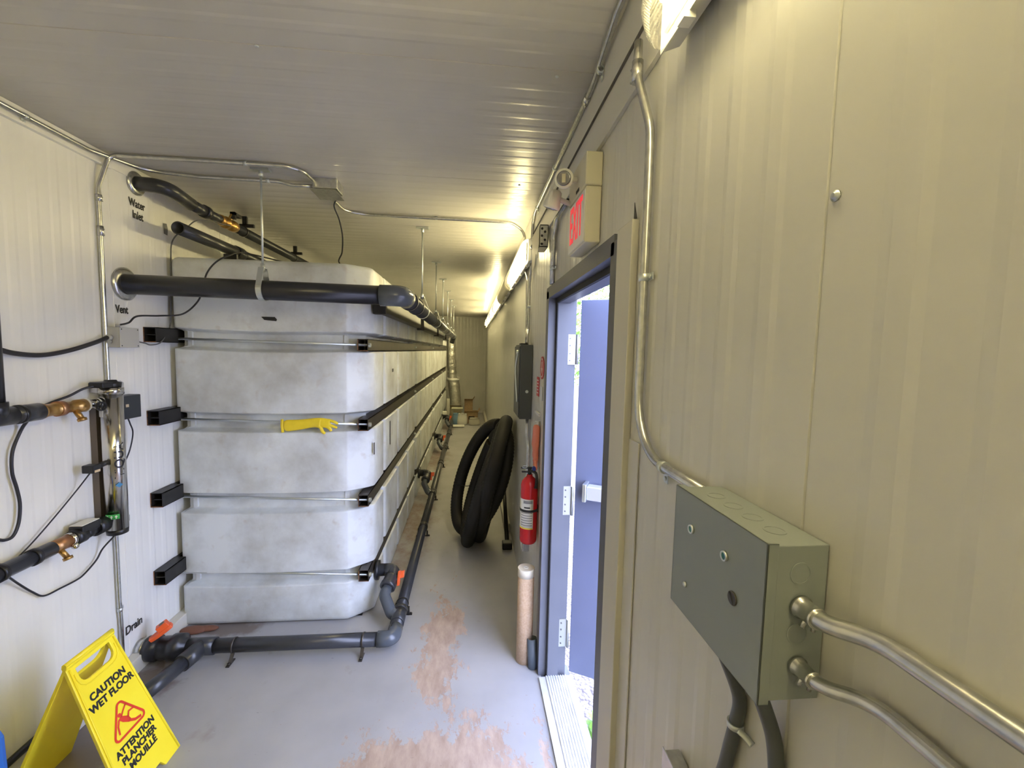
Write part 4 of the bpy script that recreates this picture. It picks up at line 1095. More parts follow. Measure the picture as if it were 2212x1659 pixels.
# round and rectangular fire signs
def rsign():
    t = thing('round_sign', 'round red and white extinguisher arrow sign on the wall beside the door frame', 'sign', (XR, 2.33, 1.62))
    c = Vector((XR-0.003, 2.335, 1.618))
    MB().lathe((XR-0.0015, c.y, c.z), (-1, 0, 0), [(0, 0.062), (0.0035, 0.062)], 36).build('red_disc', mat('sign_red2', (0.55, 0.03, 0.04), 0.5), t)
    b = MB(); b.ring((XR-0.0048, c.y, c.z), (XR-0.0058, c.y, c.z), 0.053, 0.047, 32); b.build('white_ring', PAPER, t)
    b = MB(); b.prism([(-0.009, 0.032), (0.009, 0.032), (0.009, -0.002), (0.022, -0.002), (0, -0.034), (-0.022, -0.002), (-0.009, -0.002)], (XR-0.0048, c.y, c.z), (0, -1, 0), (0, 0, 1), (-1, 0, 0), 0.001); b.build('arrow', PAPER, t)
rsign()
t = thing('warning_sign', 'small red rectangular notice on the wall under the round sign', 'sign', (XR, 2.47, 1.5))
MB().box(XR-0.005, XR-0.0015, 2.425, 2.500, 1.450, 1.560).build('red_plate', mat('sign_red2', (0.55, 0.03, 0.04), 0.5), t)
for k in range(5):
    m_ = MB(); m_.box(XR-0.006, XR-0.0048, 2.436, 2.489-0.01*(k % 2), 1.466+k*0.018, 1.472+k*0.018); m_.build('printed_line', PAPER, t)
m_ = MB(); m_.box(XR-0.005, XR-0.0015, 2.30, 2.385, 1.44, 1.515)
tag(m_.build('notice_label', mat('pale_label', (0.62, 0.64, 0.66), 0.5)), 'small pale notice label beside the red rectangular notice', 'label')
m_ = MB(); m_.box(XR-0.012, XR-0.0015, 2.36, 2.50, 1.345, 1.36); m_.prism([(0, 0), (0.05, 0.005), (0.02, -0.055)], (XR-0.012, 2.40, 1.31), (0, -1, 0), (0, 0, 1), (-1, 0, 0), 0.003)
tag(m_.build('plastic_wrapper', mat('clear_wrap', (0.72, 0.72, 0.70), 0.3)), 'scrap of pale plastic wrap stuck on the wall above the orange glove', 'wrapper')
# orange-pink glove hanging on the wall
t = thing('work_glove', 'orange pink rubber glove hanging on the wall above the extinguisher', 'glove', (XR, 2.37, 1.2))
gp = [(XR-0.02, 2.36, 1.30, 0.018, 0.028), (XR-0.022, 2.365, 1.24, 0.018, 0.030), (XR-0.022, 2.37, 1.17, 0.018, 0.034), (XR-0.022, 2.372, 1.12, 0.018, 0.036),
      (XR-0.022, 2.345, 1.08, 0.010, 0.011), (XR-0.022, 2.335, 1.045, 0.009, 0.009), (XR-0.022, 2.37, 1.07, 0.010, 0.011), (XR-0.022, 2.37, 1.03, 0.009, 0.009), (XR-0.022, 2.395, 1.08, 0.010, 0.010), (XR-0.022, 2.40, 1.05, 0.009, 0.009), (XR-0.024, 2.415, 1.15, 0.009, 0.010), (XR-0.024, 2.425, 1.12, 0.008, 0.008)]
skin('glove_hand', PINK, t, gp, [(0, 1), (1, 2), (2, 3), (3, 4), (4, 5), (3, 6), (6, 7), (3, 8), (8, 9), (2, 10), (10, 11)])
m_ = MB(); m_.cyl((XR-0.001, 2.36, 1.315), (XR-0.03, 2.36, 1.318), 0.003, 8); m_.build('nail', ZINC, t)

# fire extinguisher
EC = Vector((0.337, 2.36, 0))
t = thing('fire_extinguisher', 'red fire extinguisher strapped to the wall beside the door frame', 'fire extinguisher', (EC.x, EC.y, 0.6))
er = 0.048; ez0, ez1 = 0.625, 1.005
MB().lathe((EC.x, EC.y, ez0), (0, 0, 1), [(0, er*0.86), (0.008, er*0.96), (0.02, er), (0.33, er), (0.352, er*0.9), (0.37, er*0.62), (0.38, er*0.36), (0.392, er*0.32)], 32).build('cylinder', EXTRED, t)
def arc_label(z0, z1, a0, a1, m, name, parent, r):
    vs = []; fs = []; n = 14
    for k in range(n+1):
        a = R(a0+(a1-a0)*k/n)
        for z in (z0, z1): vs.append((EC.x+math.cos(a)*r, EC.y+math.sin(a)*r, z))
    for k in range(n): fs.append((2*k, 2*k+2, 2*k+3, 2*k+1))
    b = MB(); b.add(vs, fs, True); o = b.build(name, m, parent); sol = o.modifiers.new('s', 'SOLIDIFY'); sol.thickness = 0.0006
    return o
lb = arc_label(0.715, 0.885, 178, 292, PAPER, 'label', t, er+0.0008)
arc_label(0.862, 0.878, 225, 285, mat('print_grey', (0.25, 0.25, 0.25), 0.7), 'printed_text', lb, er+0.0017)
for k in range(6): arc_label(0.735+k*0.014, 0.739+k*0.014, 205, 285, MATS['print_grey'], 'printed_text', lb, er+0.0017)
arc_label(0.835, 0.842, 230, 270, INK, 'printed_text', lb, er+0.0017)
arc_label(0.716, 0.722, 180, 290, YELLOW, 'printed_text', lb, er+0.0017)
m_ = MB(); m_.ring((EC.x, EC.y, 0.812), (EC.x, EC.y, 0.826), er+0.004, er+0.0006, 32); m_.box(EC.x+er, XR-0.002, EC.y-0.012, EC.y+0.012, 0.80, 0.84)
m_.build('strap', BLACK, t)
m_ = MB(); m_.cyl((EC.x, EC.y, 1.012), (EC.x, EC.y, 1.05), 0.011, 14); m_.box(EC.x-0.05, EC.x+0.02, EC.y-0.008, EC.y+0.008, 1.050, 1.057); m_.box(EC.x-0.045, EC.x+0.01, EC.y-0.008, EC.y+0.008, 1.028, 1.034)
m_.build('valve_lever', GASKET, t)
m_ = MB(); m_.tube(smoothpath([(EC.x+0.005, EC.y-0.01, 1.04), (EC.x+0.03, EC.y-0.03, 1.03), (EC.x+0.034, EC.y-0.042, 0.99), (EC.x+0.030, EC.y-0.044, 0.95)], 6), [0.008]*12+[0.009]*6+[0.012], 12)
m_.build('discharge_hose', BLACK, t)
m_ = MB(); m_.sphere((EC.x+0.022, EC.y-0.02, 1.055), 0.014, 12); m_.build('pressure_cap', mat('blue_cap', (0.02, 0.04, 0.30), 0.4), t)
m_ = MB(); pts = [(EC.x-0.03+0.014*math.cos(a), EC.y-0.012, 1.062+0.006*math.sin(a)) for a in [k*math.pi/8 for k in range(17)]]; m_.tube(pts, 0.0012, 6); m_.build('pull_ring', ZINC, t)

# kraft paper roll and short pvc tube
t = thing('paper_roll', 'tall roll of brown kraft paper standing on the floor by the door frame', 'paper roll', (0.315, 2.245, 0))
MB().lathe((0.315, 2.245, 0.001), (0, 0, 1), [(0, 0.044), (0.53, 0.0445)], 32).build('paper', KRAFT, t)
m_ = MB(); m_.lathe((0.315, 2.245, 0.487), (0, 0, 1), [(0, 0.0452), (0.0445, 0.0455), (0.0450, 0.044)], 32); m_.build('plastic_end_wrap', mat('milky_wrap', (0.72, 0.66, 0.52), 0.35), t)
m_ = MB(); m_.ring((0.315, 2.245, 0.531), (0.315, 2.245, 0.5335), 0.013, 0.008, 20); m_.build('core', PAPER, t)
m_ = MB(); M = None
m_.ring((0.357, 2.185, 0.002), (0.350, 2.205, 0.155), 0.027, 0.023, 28)
tag(m_.build('pipe_offcut', mat('blue_grey_pvc', (0.10, 0.125, 0.15), 0.4)), 'short blue-grey pipe offcut standing beside the kraft paper roll', 'pipe offcut')
# black pump rod behind the hose
t = thing('black_rod', 'black bar leaning against the foot of the right wall behind the hose coil', 'bar', (0.33, 3.6, 0.0))
MB().cyl((0.335, 3.62, 0.03), (0.355, 4.5, 0.42), 0.018, 14).build('shaft', BLACKM, t)
MB().box(0.29, 0.375, 3.56, 3.64, 0.002, 0.06, None, 0.008).build('foot', BLACK, t)

# ------------------------------------------------------------------ coiled corrugated hose
t = thing('hose_coil', 'thick black corrugated hose coiled and leaning against the right wall', 'hose', (0.1, 3.6, 0))
def loop_pts(bot, top, sidex, sidey, ph0, ph1, n=170, bulge=1.0, wob=0):
    bot = Vector(bot); top = Vector(top); c = (bot+top)/2; v = (top-bot)/2; s_ = Vector((sidex, sidey, 0))
    out = []
    for k in range(n+1):
        a = R(ph0+(ph1-ph0)*k/n); out.append(c + v*math.cos(a) + s_*math.sin(a)*bulge + Vector((0, wob*math.sin(2*a), 0)))
    return out
hr = 0.058
defs = [((-0.05, 3.84, 0.075), (0.250, 3.78, 1.05), -0.16, 0.26, 0),
        ((0.105, 3.74, 0.07), (0.308, 3.70, 1.09), 0.06, 0.35, 0.02),
        ((-0.02, 3.74, 0.08), (0.250, 3.70, 0.98), -0.03, 0.28, -0.02),
        ((0.02, 3.92, 0.07), (0.285, 3.84, 1.04), 0.03, 0.30, 0.03),
        ((0.00, 3.62, 0.08), (0.220, 3.66, 0.85), 0.045, 0.24, 0.0)]
for i, (bt, tp, sx_, sy_, wb) in enumerate(defs):
    pts = loop_pts(bt, tp, sx_, sy_, 20*i, 20*i+352, 190, 1.0, wb)
    rad = [hr*(1.0 if k % 2 else 0.93) for k in range(len(pts))]
    MB().tube(pts, rad, 14).build('hose_loop', RUBBER, t)
MB().tube(smoothpath([(-0.14, 4.0, 0.45), (-0.02, 4.02, 0.42), (0.08, 4.0, 0.46)], 8), 0.004, 6).build('tie_wire', CORD, t)

# ------------------------------------------------------------------ UV steriliser and plumbing on the left wall
UX = -1.668
ut = at(241, 850, x=UX); ub = at(253, 1140, x=UX)
UY = (ut.y+ub.y)/2; uz1 = ut.z; uz0 = ub.z; ur = 0.043
t = thing('uv_steriliser', 'upright polished steel ultraviolet water steriliser tube on the left wall', 'water steriliser', (UX, UY, uz0))
MB().lathe((UX, UY, uz0), (0, 0, 1), [(0, ur), (uz1-uz0, ur)], 40).build('chamber', CHROME, t)
MB().lathe((UX, UY, uz1-0.002), (0, 0, 1), [(0, ur+0.004), (0.03, ur+0.004), (0.032, ur*0.8)], 32).build('top_collar', CHROME, t)
m_ = MB(); m_.lathe((UX, UY, uz1+0.03), (0, 0, 1), [(0, ur*0.9), (0.022, ur*0.95), (0.026, ur*0.6), (0.034, ur*0.5)], 12); m_.box(UX-0.03, UX+0.03, UY-0.085, UY+0.01, uz1+0.032, uz1+0.058, None, 0.006)
m_.build('lamp_connector', BLACK, t)
MB().lathe((UX, UY, uz0-0.028), (0, 0, 1), [(0, ur*0.8), (0.003, ur*0.95), (0.0285, ur*0.98)], 24).build('bottom_cap', BLACK, t)
m_ = MB()
for z in (uz1+0.005, uz0-0.01):
    m_.prism([(0.0, 0.0), (0.055, 0.0), (0.075, 0.012), (0.075, 0.040), (0.060, 0.050), (0.0, 0.050)], (UX-0.02, UY+0.01, z), Vector((0.15, 1, 0)).normalized(), (0, 0, 1), Vector((1, -0.15, 0)).normalized(), 0.003)
    m_.box(XL+0.002, UX-0.01, UY-0.02, UY+0.05, z, z+0.05)
m_.build('mounting_bracket', CHROME, t)
m_ = MB(); m_.box(UX-0.012, UX+0.012, UY+ur-0.006, UY+ur+0.02, uz1-0.08, uz1-0.07); m_.build('clip', BLACK, t)
# vertical lettering on the chamber
text('VIQUA', 0.052, INK, (0, 0, 0), (1, 0, 0), (0, 1, 0), 'chamber_lettering', t, 1.06, 0.0006, 0.0004, mapf=lambda a, b, c_: (lambda ang, rr: Vector((UX+math.cos(ang)*rr, UY+math.sin(ang)*rr, 1.155+a)))(R(-26)-b/ur, ur+0.0008+c_))
m_ = MB(); m_.prism([(0, 0.012), (0.014, 0), (0, -0.012), (-0.014, 0)], (UX+math.cos(R(-35))*(ur+0.0004), UY+math.sin(R(-35))*(ur+0.0004), 1.04), (math.sin(R(35)), math.cos(R(35)), 0), (0, 0, 1), (math.cos(R(35)), -math.sin(R(35)), 0), 0.0015)
m_.build('logo_drop', mat('logo_blue', (0.03, 0.22, 0.42), 0.4), t)
# green arrow sticker low on the chamber
def chlabel(z0, z1, a0, a1, m, name, r, par):
    vs = []; fs = []; n = 8
    for k in range(n+1):
        a = R(a0+(a1-a0)*k/n)
        for z in (z0, z1): vs.append((UX+math.cos(a)*r, UY+math.sin(a)*r, z))
    for k in range(n): fs.append((2*k, 2*k+2, 2*k+3, 2*k+1))
    b = MB(); b.add(vs, fs, True); o = b.build(name, m, par); s_ = o.modifiers.new('s', 'SOLIDIFY'); s_.thickness = 0.0005; return o
gs = chlabel(uz0+0.055, uz0+0.078, -115, -40, GREENS, 'flow_sticker', ur+0.0008, t)
for k in range(3):
    a = R(-100+k*22); c = Vector((UX+math.cos(a)*(ur+0.0015), UY+math.sin(a)*(ur+0.0015), uz0+0.066)); e = Vector((-math.sin(a), math.cos(a), 0))
    b = MB(); b.prism([(-0.002, -0.008), (0.002, -0.008), (0.002, 0.0), (0.006, 0.0), (0, 0.008), (-0.006, 0.0), (-0.002, 0.0)], c, e, (0, 0, 1), Vector((math.cos(a), math.sin(a), 0)), 0.0006); b.build('arrow', PAPER, gs)
chlabel(uz1-0.105, uz1-0.07, -150, -95, mat('pale_label2', (0.66, 0.66, 0.64), 0.5), 'rating_label', ur+0.001, t)
# side arm
sp = at(212, 1008, x=UX-0.005)
t2 = thing('uv_sensor', 'small black sensor block clamped on the left side of the steel steriliser tube', 'sensor', sp)
MB().box(UX-0.03, UX+0.02, sp.y-0.055, sp.y-0.015, sp.z-0.018, sp.z+0.018, None, 0.004).build('sensor_head', BLACK, t2)
MB().cyl((UX-0.005, sp.y-0.02, sp.z), (UX-0.003, UY-ur*0.8, sp.z+0.008), 0.012, 14).build('sensor_stem', BLACK, t2)
MB().box(UX+0.0195, UX+0.0215, sp.y-0.050, sp.y-0.022, sp.z-0.014, sp.z-0.004).build('sensor_label', TAG, t2)
# square rail behind the chamber
c0 = at(205, 870, x=XL+0.02); c1 = at(222, 1130, x=XL+0.02)
m_ = MB(); m_.box(XL+0.002, XL+0.03, c0.y-0.01, c0.y+0.012, c1.z, c0.z)
tag(m_.build('mounting_strut', mat('bronze_strut', (0.16, 0.13, 0.10), 0.4, 0.6)), 'narrow upright metal strut on the wall behind the steel steriliser tube', 'strut')
# ballast box
bc = at(283, 875, x=XL+0.055)
t3 = thing('ballast_box', 'black ballast box on the wall to the right of the steel steriliser tube', 'ballast box', bc)
m_ = MB(); m_.box(XL+0.006, XL+0.062, bc.y-0.062, bc.y+0.056, bc.z-0.066, bc.z+0.050, None, 0.003); m_.build('case', mat('dark_slate_plastic', (0.03, 0.035, 0.04), 0.45), t3)
m_ = MB(); m_.box(XL+0.010, XL+0.058, bc.y-0.0655, bc.y-0.0620, bc.z-0.060, bc.z+0.046); m_.build('end_plate', ZINC, t3)
m_ = MB(); m_.box(XL+0.062, XL+0.0632, bc.y-0.042, bc.y-0.024, bc.z-0.006, bc.z+0.008); m_.build('sticker', TAG, t3)
m_ = MB(); m_.tube(smoothpath([(XL+0.04, bc.y-0.01, bc.z-0.05), tuple(at(281, 915, x=XL+0.05)), tuple(at(287, 935, x=XL+0.04)), tuple(at(281, 970, x=XL+0.03)), tuple(at(268, 1003, x=XL+0.03))], 8), 0.0032, 8); m_.build('power_cord', CORD, t3)

# upper plumbing run at the left
def LP(u, v, x): p = at(u, v, x=x); return (p.x, p.y, p.z)
px_ = XL+0.055
t = thing('upper_pipe_run', 'upper grey pipe with brass fittings joining the steriliser from the left', 'pipe', LP(0, 900, px_))
pA = Vector(LP(-60, 902, px_)); pB = Vector(LP(84, 889, px_))
zl = (pA.z+pB.z)/2
pA.z = pB.z
zt = LP(200, 875, px_)[2]
MB().tube([pA, pB], 0.0285, 24).build('grey_run', PVC, t)
RYr = LP(-13, 850, px_)[1]
m_ = MB(); m_.tube([(px_, RYr, pB.z), (px_, RYr, 2.52)], 0.0265, 24); m_.build('riser', PVCD, t)
m_ = MB(); m_.tube([(px_, RYr-0.06, pB.z), (px_, RYr+0.055, pB.z)], 0.034, 24); m_.tube([(px_, RYr, pB.z), (px_, RYr, pB.z+0.055)], 0.034, 24); m_.build('tee', PVCD, t)
MB().ring((px_, pB.y-0.10, pB.z), (px_, pB.y+0.0, pB.z), 0.034, 0.028).build('coupling', PVC, t)
m_ = MB(); clamp(m_, (px_, pB.y-0.075, pB.z), (0, 1, 0), 0.033, 0.014); m_.build('black_clamp', BLACK, t)
yb = LP(180, 880, px_)[1]
m_ = MB(); ln_ = yb-pB.y
m_.lathe((px_, pB.y, pB.z), (0, 1, 0), [(0, 0.030), (0.008, 0.032), (0.012, 0.026), (ln_*0.35, 0.025), (ln_*0.37, 0.030), (ln_*0.5, 0.030), (ln_*0.52, 0.024), (ln_*0.8, 0.022), (ln_*0.82, 0.028), (ln_, 0.028)], 24)
m_.cyl((px_+0.01, yb-0.05, pB.z-0.015), (px_+0.03, yb-0.045, pB.z-0.055), 0.011, 14); m_.lathe((px_+0.028, yb-0.045, pB.z-0.050), (0.4, 0, -1), [(0, 0.016), (0.012, 0.016)], 6)
m_.build('brass_fitting', BRASS, t)['label'] = 'brass tee with a small drain cock'
m_ = MB(); m_.tube([(px_, pB.y+ln_*0.36, pB.z), (px_, pB.y+ln_*0.50, pB.z)], 0.031, 24); m_.build('copper_nut', COPPER, t)
m_ = MB(); m_.tube([(px_, yb, pB.z), (px_+0.01, UY-ur*0.6, pB.z+0.004)], 0.021, 20); m_.build('steel_nipple', CHROME, t)
m_ = MB(); m_.ring((px_, yb+0.002, pB.z), (px_, yb+0.008, pB.z), 0.0305, 0.02); m_.ring((px_+0.006, yb+0.06, pB.z), (px_+0.006, yb+0.064, pB.z), 0.024, 0.019); m_.build('gasket_ring', WHITEP, t)
m_ = MB(); hc = Vector((px_+0.055, yb+0.018, pB.z-0.006)); m_.ring(hc, hc+Vector((0.008, -0.002, 0)), 0.021, 0.015, 20); m_.cyl((px_, yb+0.018, pB.z), hc, 0.006, 10)
for k in range(5):
    a = k*2*math.pi/5; m_.cyl(hc+Vector((0.004, 0, 0)), hc+Vector((0.004, math.cos(a)*0.018, math.sin(a)*0.018)), 0.003, 6)
m_.build('valve_wheel', BLACK, t)
# lower plumbing run
lz = (Vector(LP(150, 1155, px_)).z + 0.0)
t = thing('lower_pipe_run', 'lower grey and copper pipe run joining the foot of the steriliser from the left', 'pipe', LP(0, 1240, px_))
pC = Vector(LP(-80, 1235, px_)); pD = Vector(LP(112, 1183, px_)); pE = Vector(LP(145, 1166, px_)); pF = Vector(LP(225, 1140, px_))
pC.z = pD.z = pE.z = pF.z = 0.862
MB().tube(fillet([(px_, 0.35, 0.03), (px_, 0.35, pC.z), tuple(pD)], 0.06, 8), 0.0285, 24).build('grey_run', PVC, t)
for u in (-5, 72):
    m_ = MB(); q = LP(u, 1200, px_)[1]; clamp(m_, (px_, q, pC.z), (0, 1, 0), 0.030, 0.02); m_.build('black_clamp', BLACK, t)
MB().tube([pD+Vector((0, -0.005, 0)), pE+Vector((0, 0.01, 0))], 0.0275, 24).build('copper_run', COPPER, t)
m_ = MB(); m_.cyl(pD+Vector((0.015, 0.015, -0.01)), pD+Vector((0.04, 0.02, -0.050)), 0.010, 12); m_.lathe(pD+Vector((0.038, 0.02, -0.046)), (0.4, 0, -1), [(0, 0.016), (0.012, 0.016)], 6); m_.build('drain_cock', BRASS, t)
m_ = MB(); m_.tube([pE, pE+Vector((0, 0.03, 0))], 0.031, 20); m_.sphere(pE+Vector((0.03, 0.0, -0.02)), 0.014, 12); m_.build('steel_union', CHROME, t)
m_ = MB(); 
yy = pE.y+0.02; m_.tube([(px_, yy, pE.z), (px_, yy+0.05, pE.z)], 0.034, 20); m_.tube([(px_, yy+0.04, pE.z), (px_, yy+0.12, pE.z)], 0.028, 20); m_.tube([(px_, yy+0.11, pE.z), (px_, yy+0.165, pE.z)], 0.036, 20)
m_.box(px_-0.03, px_+0.028, yy+0.02, yy+0.12, pE.z+0.005, pE.z+0.045, None, 0.006); m_.tube([(px_, yy+0.16, pE.z), (px_+0.01, UY-ur*0.5, pE.z+0.01)], 0.028, 20)
vb2 = m_.build('black_valve', BLACK, t)
m_ = MB(); m_.box(px_-0.028, px_+0.024, yy+0.024, yy+0.112, pE.z+0.0455, pE.z+0.048); m_.build('valve_label', PAPER, vb2)

# ------------------------------------------------------------------ grey terminal box and its cables
gc = at(272, 730, x=XL+0.06)
t = thing('terminal_box', 'light grey square terminal box on the left wall under the word Vent', 'terminal box', (XL, gc.y, gc.z))
MB().box(XL+0.0015, XL+0.075, gc.y-0.062, gc.y+0.058, gc.z-0.047, gc.z+0.050, None, 0.004).build('case', BOXL, t)
m_ = MB(); m_.box(XL+0.075, XL+0.080, gc.y-0.062, gc.y+0.058, gc.z-0.047, gc.z+0.050); m_.build('lid', BOXL, t, 0.002)
m_ = MB()
for dy in (-0.052, 0.048):
    for dz in (-0.038, 0.041): m_.cyl((XL+0.0795, gc.y+dy, gc.z+dz), (XL+0.081, gc.y+dy, gc.z+dz), 0.003, 8)
m_.build('screw', GASKET, t)
m_ = MB(); m_.cyl((XL+0.04, gc.y-0.065, gc.z), (XL+0.04, gc.y-0.085, gc.z), 0.013, 12); m_.cyl((XL+0.04, gc.y-0.065, gc.z-0.02), (XL+0.04, gc.y-0.075, gc.z-0.02), 0.008, 10); m_.cyl((XL+0.04, gc.y-0.02, gc.z+0.05), (XL+0.04, gc.y-0.02, gc.z+0.066), 0.009, 12)
m_.build('cable_gland', BOXL, t)
def cable(lab, pts, r, m=CORD, group=None):
    o = MB().tube(smoothpath(pts, 8), r, 10).build('cable', m); tag(o, lab, 'cable', group); return o
gl = (XL+0.04, gc.y-0.08, gc.z)
kp = [(XL+0.03, 0.55, 2.50), (XL+0.03, 0.62, 2.1), (XL+0.03, 0.95, 1.78)]
cable('thick black cable sagging from the left edge to the grey terminal box', kp+[LP(-90, 735, XL+0.03), LP(-20, 750, XL+0.03), LP(30, 763, XL+0.03), LP(90, 767, XL+0.03), LP(150, 757, XL+0.03), LP(205, 740, XL+0.045), gl], 0.0095)
cable('black cable from the grey terminal box curving up over the front tank', [(XL+0.04, gc.y-0.02, gc.z+0.06), LP(278, 697, XL+0.06), LP(297, 683, XL+0.10), tuple(at(345, 682, y=2.52)), tuple(at(395, 678, y=2.60)), tuple(at(428, 650, y=2.62)), tuple(at(438, 618, y=2.63)), tuple(at(448, 588, y=2.63)), tuple(at(468, 565, y=2.64)), tuple(at(495, 552, y=2.66)), tuple(at(530, 547, y=2.8)), (-1.15, 3.0, 2.235)], 0.0045)
cable('thin grey cable looping below the terminal box behind the top left rail', [(XL+0.04, gc.y+0.055, gc.z-0.01), tuple(LP(312, 741, XL+0.05)), tuple(LP(325, 745, XL+0.06)), tuple(LP(345, 741, XL+0.07)), tuple(at(357, 725, x=XL+0.06)), tuple(at(367, 705, x=XL+0.03)), tuple(at(369, 680, x=XL+0.022)), tuple(at(369, 600, x=XL+0.022)), tuple(at(369, 556, x=XL+0.022)), tuple(at(371, 525, x=XL+0.03)), tuple(at(384, 505, x=XL+0.09)), tuple(at(405, 490, x=XL+0.10)), tuple(at(432, 476, x=XL+0.14)), (IX+0.03, 3.02, IZ-0.02)], 0.0035, CORDG)
cable('black cable hanging from the ceiling junction box down to the tank top', [(-0.755, 2.55, 2.54), tuple(at(722, 445, y=2.62)), tuple(at(733, 475, y=2.68)), tuple(at(740, 510, y=2.76)), tuple(at(739, 545, y=2.85)), tuple(at(733, 568, y=2.95)), (-0.80, 3.05, 2.205)], 0.0045)
cable('black cable hanging in a bow below the upper grey pipe at the left edge', [LP(62, 905, px_), LP(45, 930, XL+0.02), LP(27, 975, XL+0.02), LP(26, 1020, XL+0.02), LP(36, 1055, XL+0.02), LP(43, 1090, XL+0.02), LP(40, 1130, XL+0.02), LP(28, 1158, XL+0.02), LP(10, 1167, XL+0.02), LP(-15, 1166, XL+0.02), LP(-60, 1180, XL+0.02), (XL+0.03, 1.30, 0.885)], 0.0055)
cable('dark cable running from the top of the steel steriliser down behind the brass fitting', [(UX, UY-0.07, uz1+0.045), LP(180, 840, XL+0.05), LP(150, 855, XL+0.03), LP(120, 866, XL+0.015), LP(95, 876, XL+0.012)], 0.005)
cable('thin cable running down from the black sensor to the lower grey pipe', [(UX-0.01, sp.y-0.035, sp.z-0.018), LP(165, 1060, XL+0.02), LP(118, 1117, XL+0.02), LP(70, 1172, XL+0.02), LP(30, 1212, XL+0.03), LP(5, 1232, XL+0.05)], 0.0028)
cable('black cable looping from the foot of the steel steriliser under the lower pipe', [(UX+0.01, UY-0.03, uz0-0.025), LP(222, 1185, XL+0.03), LP(208, 1210, XL+0.02), LP(182, 1240, XL+0.02), LP(165, 1253, XL+0.02), LP(130, 1271, XL+0.02), LP(95, 1287, XL+0.02), LP(70, 1279, XL+0.02), LP(38, 1260, XL+0.03), LP(10, 1240, px_)], 0.0038)

# ------------------------------------------------------------------ floor-level left items
m_ = MB(); m_.tube([(XL+0.030, YN+0.05, 0.115), (XL+0.030, 1.97, 0.115)], 0.014, 14)
tag(m_.build('floor_hose', BLACK), 'black pipe lying on the curb of the left wall behind the wet floor sign', 'pipe')
t = thing('blue_container', 'blue plastic container with white label at the left edge of the picture', 'container', (-1.60, 1.32, 0))
m_ = MB()
m_.prism([(-0.09, 0.0), (0.09, 0.0), (0.115, 0.10), (0.105, 0.42), (0.06, 0.50), (-0.06, 0.50), (-0.115, 0.42), (-0.115, 0.10)], (-1.595, 1.20, 0.003), (1, 0, 0), (0, 0, 1), (0, 1, 0), 0.262)
m_.build('body', BLUE, t, 0.02)
MB().box(-1.63, -1.50, 1.4625, 1.464, 0.1, 0.3).build('back_label', PAPER, t)
m_ = MB(); m_.box(-1.486, -1.4795, 1.30, 1.44, 0.16, 0.32); m_.build('label', PAPER, t)
m_ = MB(); m_.lathe((-1.60, 1.33, 0.50), (0, 0, 1), [(0, 0.03), (0.04, 0.03), (0.045, 0.026)], 18); m_.build('cap', WHITEP, t)

# ------------------------------------------------------------------ wet floor sign
rx, ry, a_, tl_, wt, wb, Lh = -1.43, 1.698, 0.011, 0.385, 0.205, 0.274, 0.587
e = Vector((math.sin(a_), math.cos(a_), 0)); nn = Vector((math.cos(a_), -math.sin(a_), 0))
cc = Vector((rx, ry, Lh*math.cos(tl_)))
t = thing('wet_floor_sign', 'yellow folding caution wet floor sign standing by the left wall', 'sign', (rx, ry, 0))
def sign_leaf(sgn, name):
    d = Vector((0, 0, -math.cos(tl_))) + nn*math.sin(tl_)*sgn
    # x along e, y along -d (up); origin at ridge
    hw = lambda s_: (wt+(wb-wt)*s_/Lh)/2
    bm = bmesh.new()
    def V(x, s_): return bm.verts.new((x, -s_, 0))
    out = [(-hw(0), 0.0), (-hw(Lh), Lh), (-hw(Lh)+0.085, Lh), (-hw(Lh)+0.10, Lh-0.028), (hw(Lh)-0.10, Lh-0.028), (hw(Lh)-0.085, Lh), (hw(Lh), Lh), (hw(0), 0.0)]
    # cut-out handle: rounded trapezoid
    hole = []
    hx, h0, h1, rr = 0.072, 0.030, 0.092, 0.028
    hole.append((-hx, h0)); hole.append((hx, h0))
    for k in range(6): a = R(0+90*k/5); hole.append((hx-rr+math.cos(a)*rr, h1-rr+math.sin(a)*rr))
    for k in range(6): a = R(90+90*k/5); hole.append((-hx+rr+math.cos(a)*rr, h1-rr+math.sin(a)*rr))
    vo = [V(*p) for p in out]; vh = [V(*p) for p in hole]
    ed = [bm.edges.new((vo[i], vo[(i+1) % len(vo)])) for i in range(len(vo))] + [bm.edges.new((vh[i], vh[(i+1) % len(vh)])) for i in range(len(vh))]
    bmesh.ops.triangle_fill(bm, use_beauty=True, use_dissolve=False, edges=ed)
    ex = bmesh.ops.extrude_face_region(bm, geom=bm.faces[:])
    for v in [g for g in ex['geom'] if isinstance(g, bmesh.types.BMVert)]: v.co.z -= 0.012
    bmesh.ops.recalc_face_normals(bm, faces=bm.faces)
    me = bpy.data.meshes.new(name); bm.to_mesh(me); bm.free()
    ez = e.cross(-d) if sgn > 0 else (-e).cross(-d)
    exx = e if sgn > 0 else -e
    # local z must point outwards
    for v in me.vertices:
        x, y, z = v.co; v.co = cc + exx*x + (-d)*y + ez*z
    me.materials.append(YELLOW)
    o = bpy.data.objects.new(name, me); COL.objects.link(o); o.parent = t; o.matrix_parent_inverse = t.matrix_world.inverted()
    md = o.modifiers.new('bevel', 'BEVEL'); md.width = 0.002; md.segments = 2; md.limit_method = 'ANGLE'
    return o, exx, -d, ez
fo, sx_, sy_, sz_ = sign_leaf(1, 'front_panel')
bo, *_ = sign_leaf(-1, 'back_panel')
def SP(x, s_, z=0.0008): return cc + sx_*x + sy_*(-s_) + sz_*z
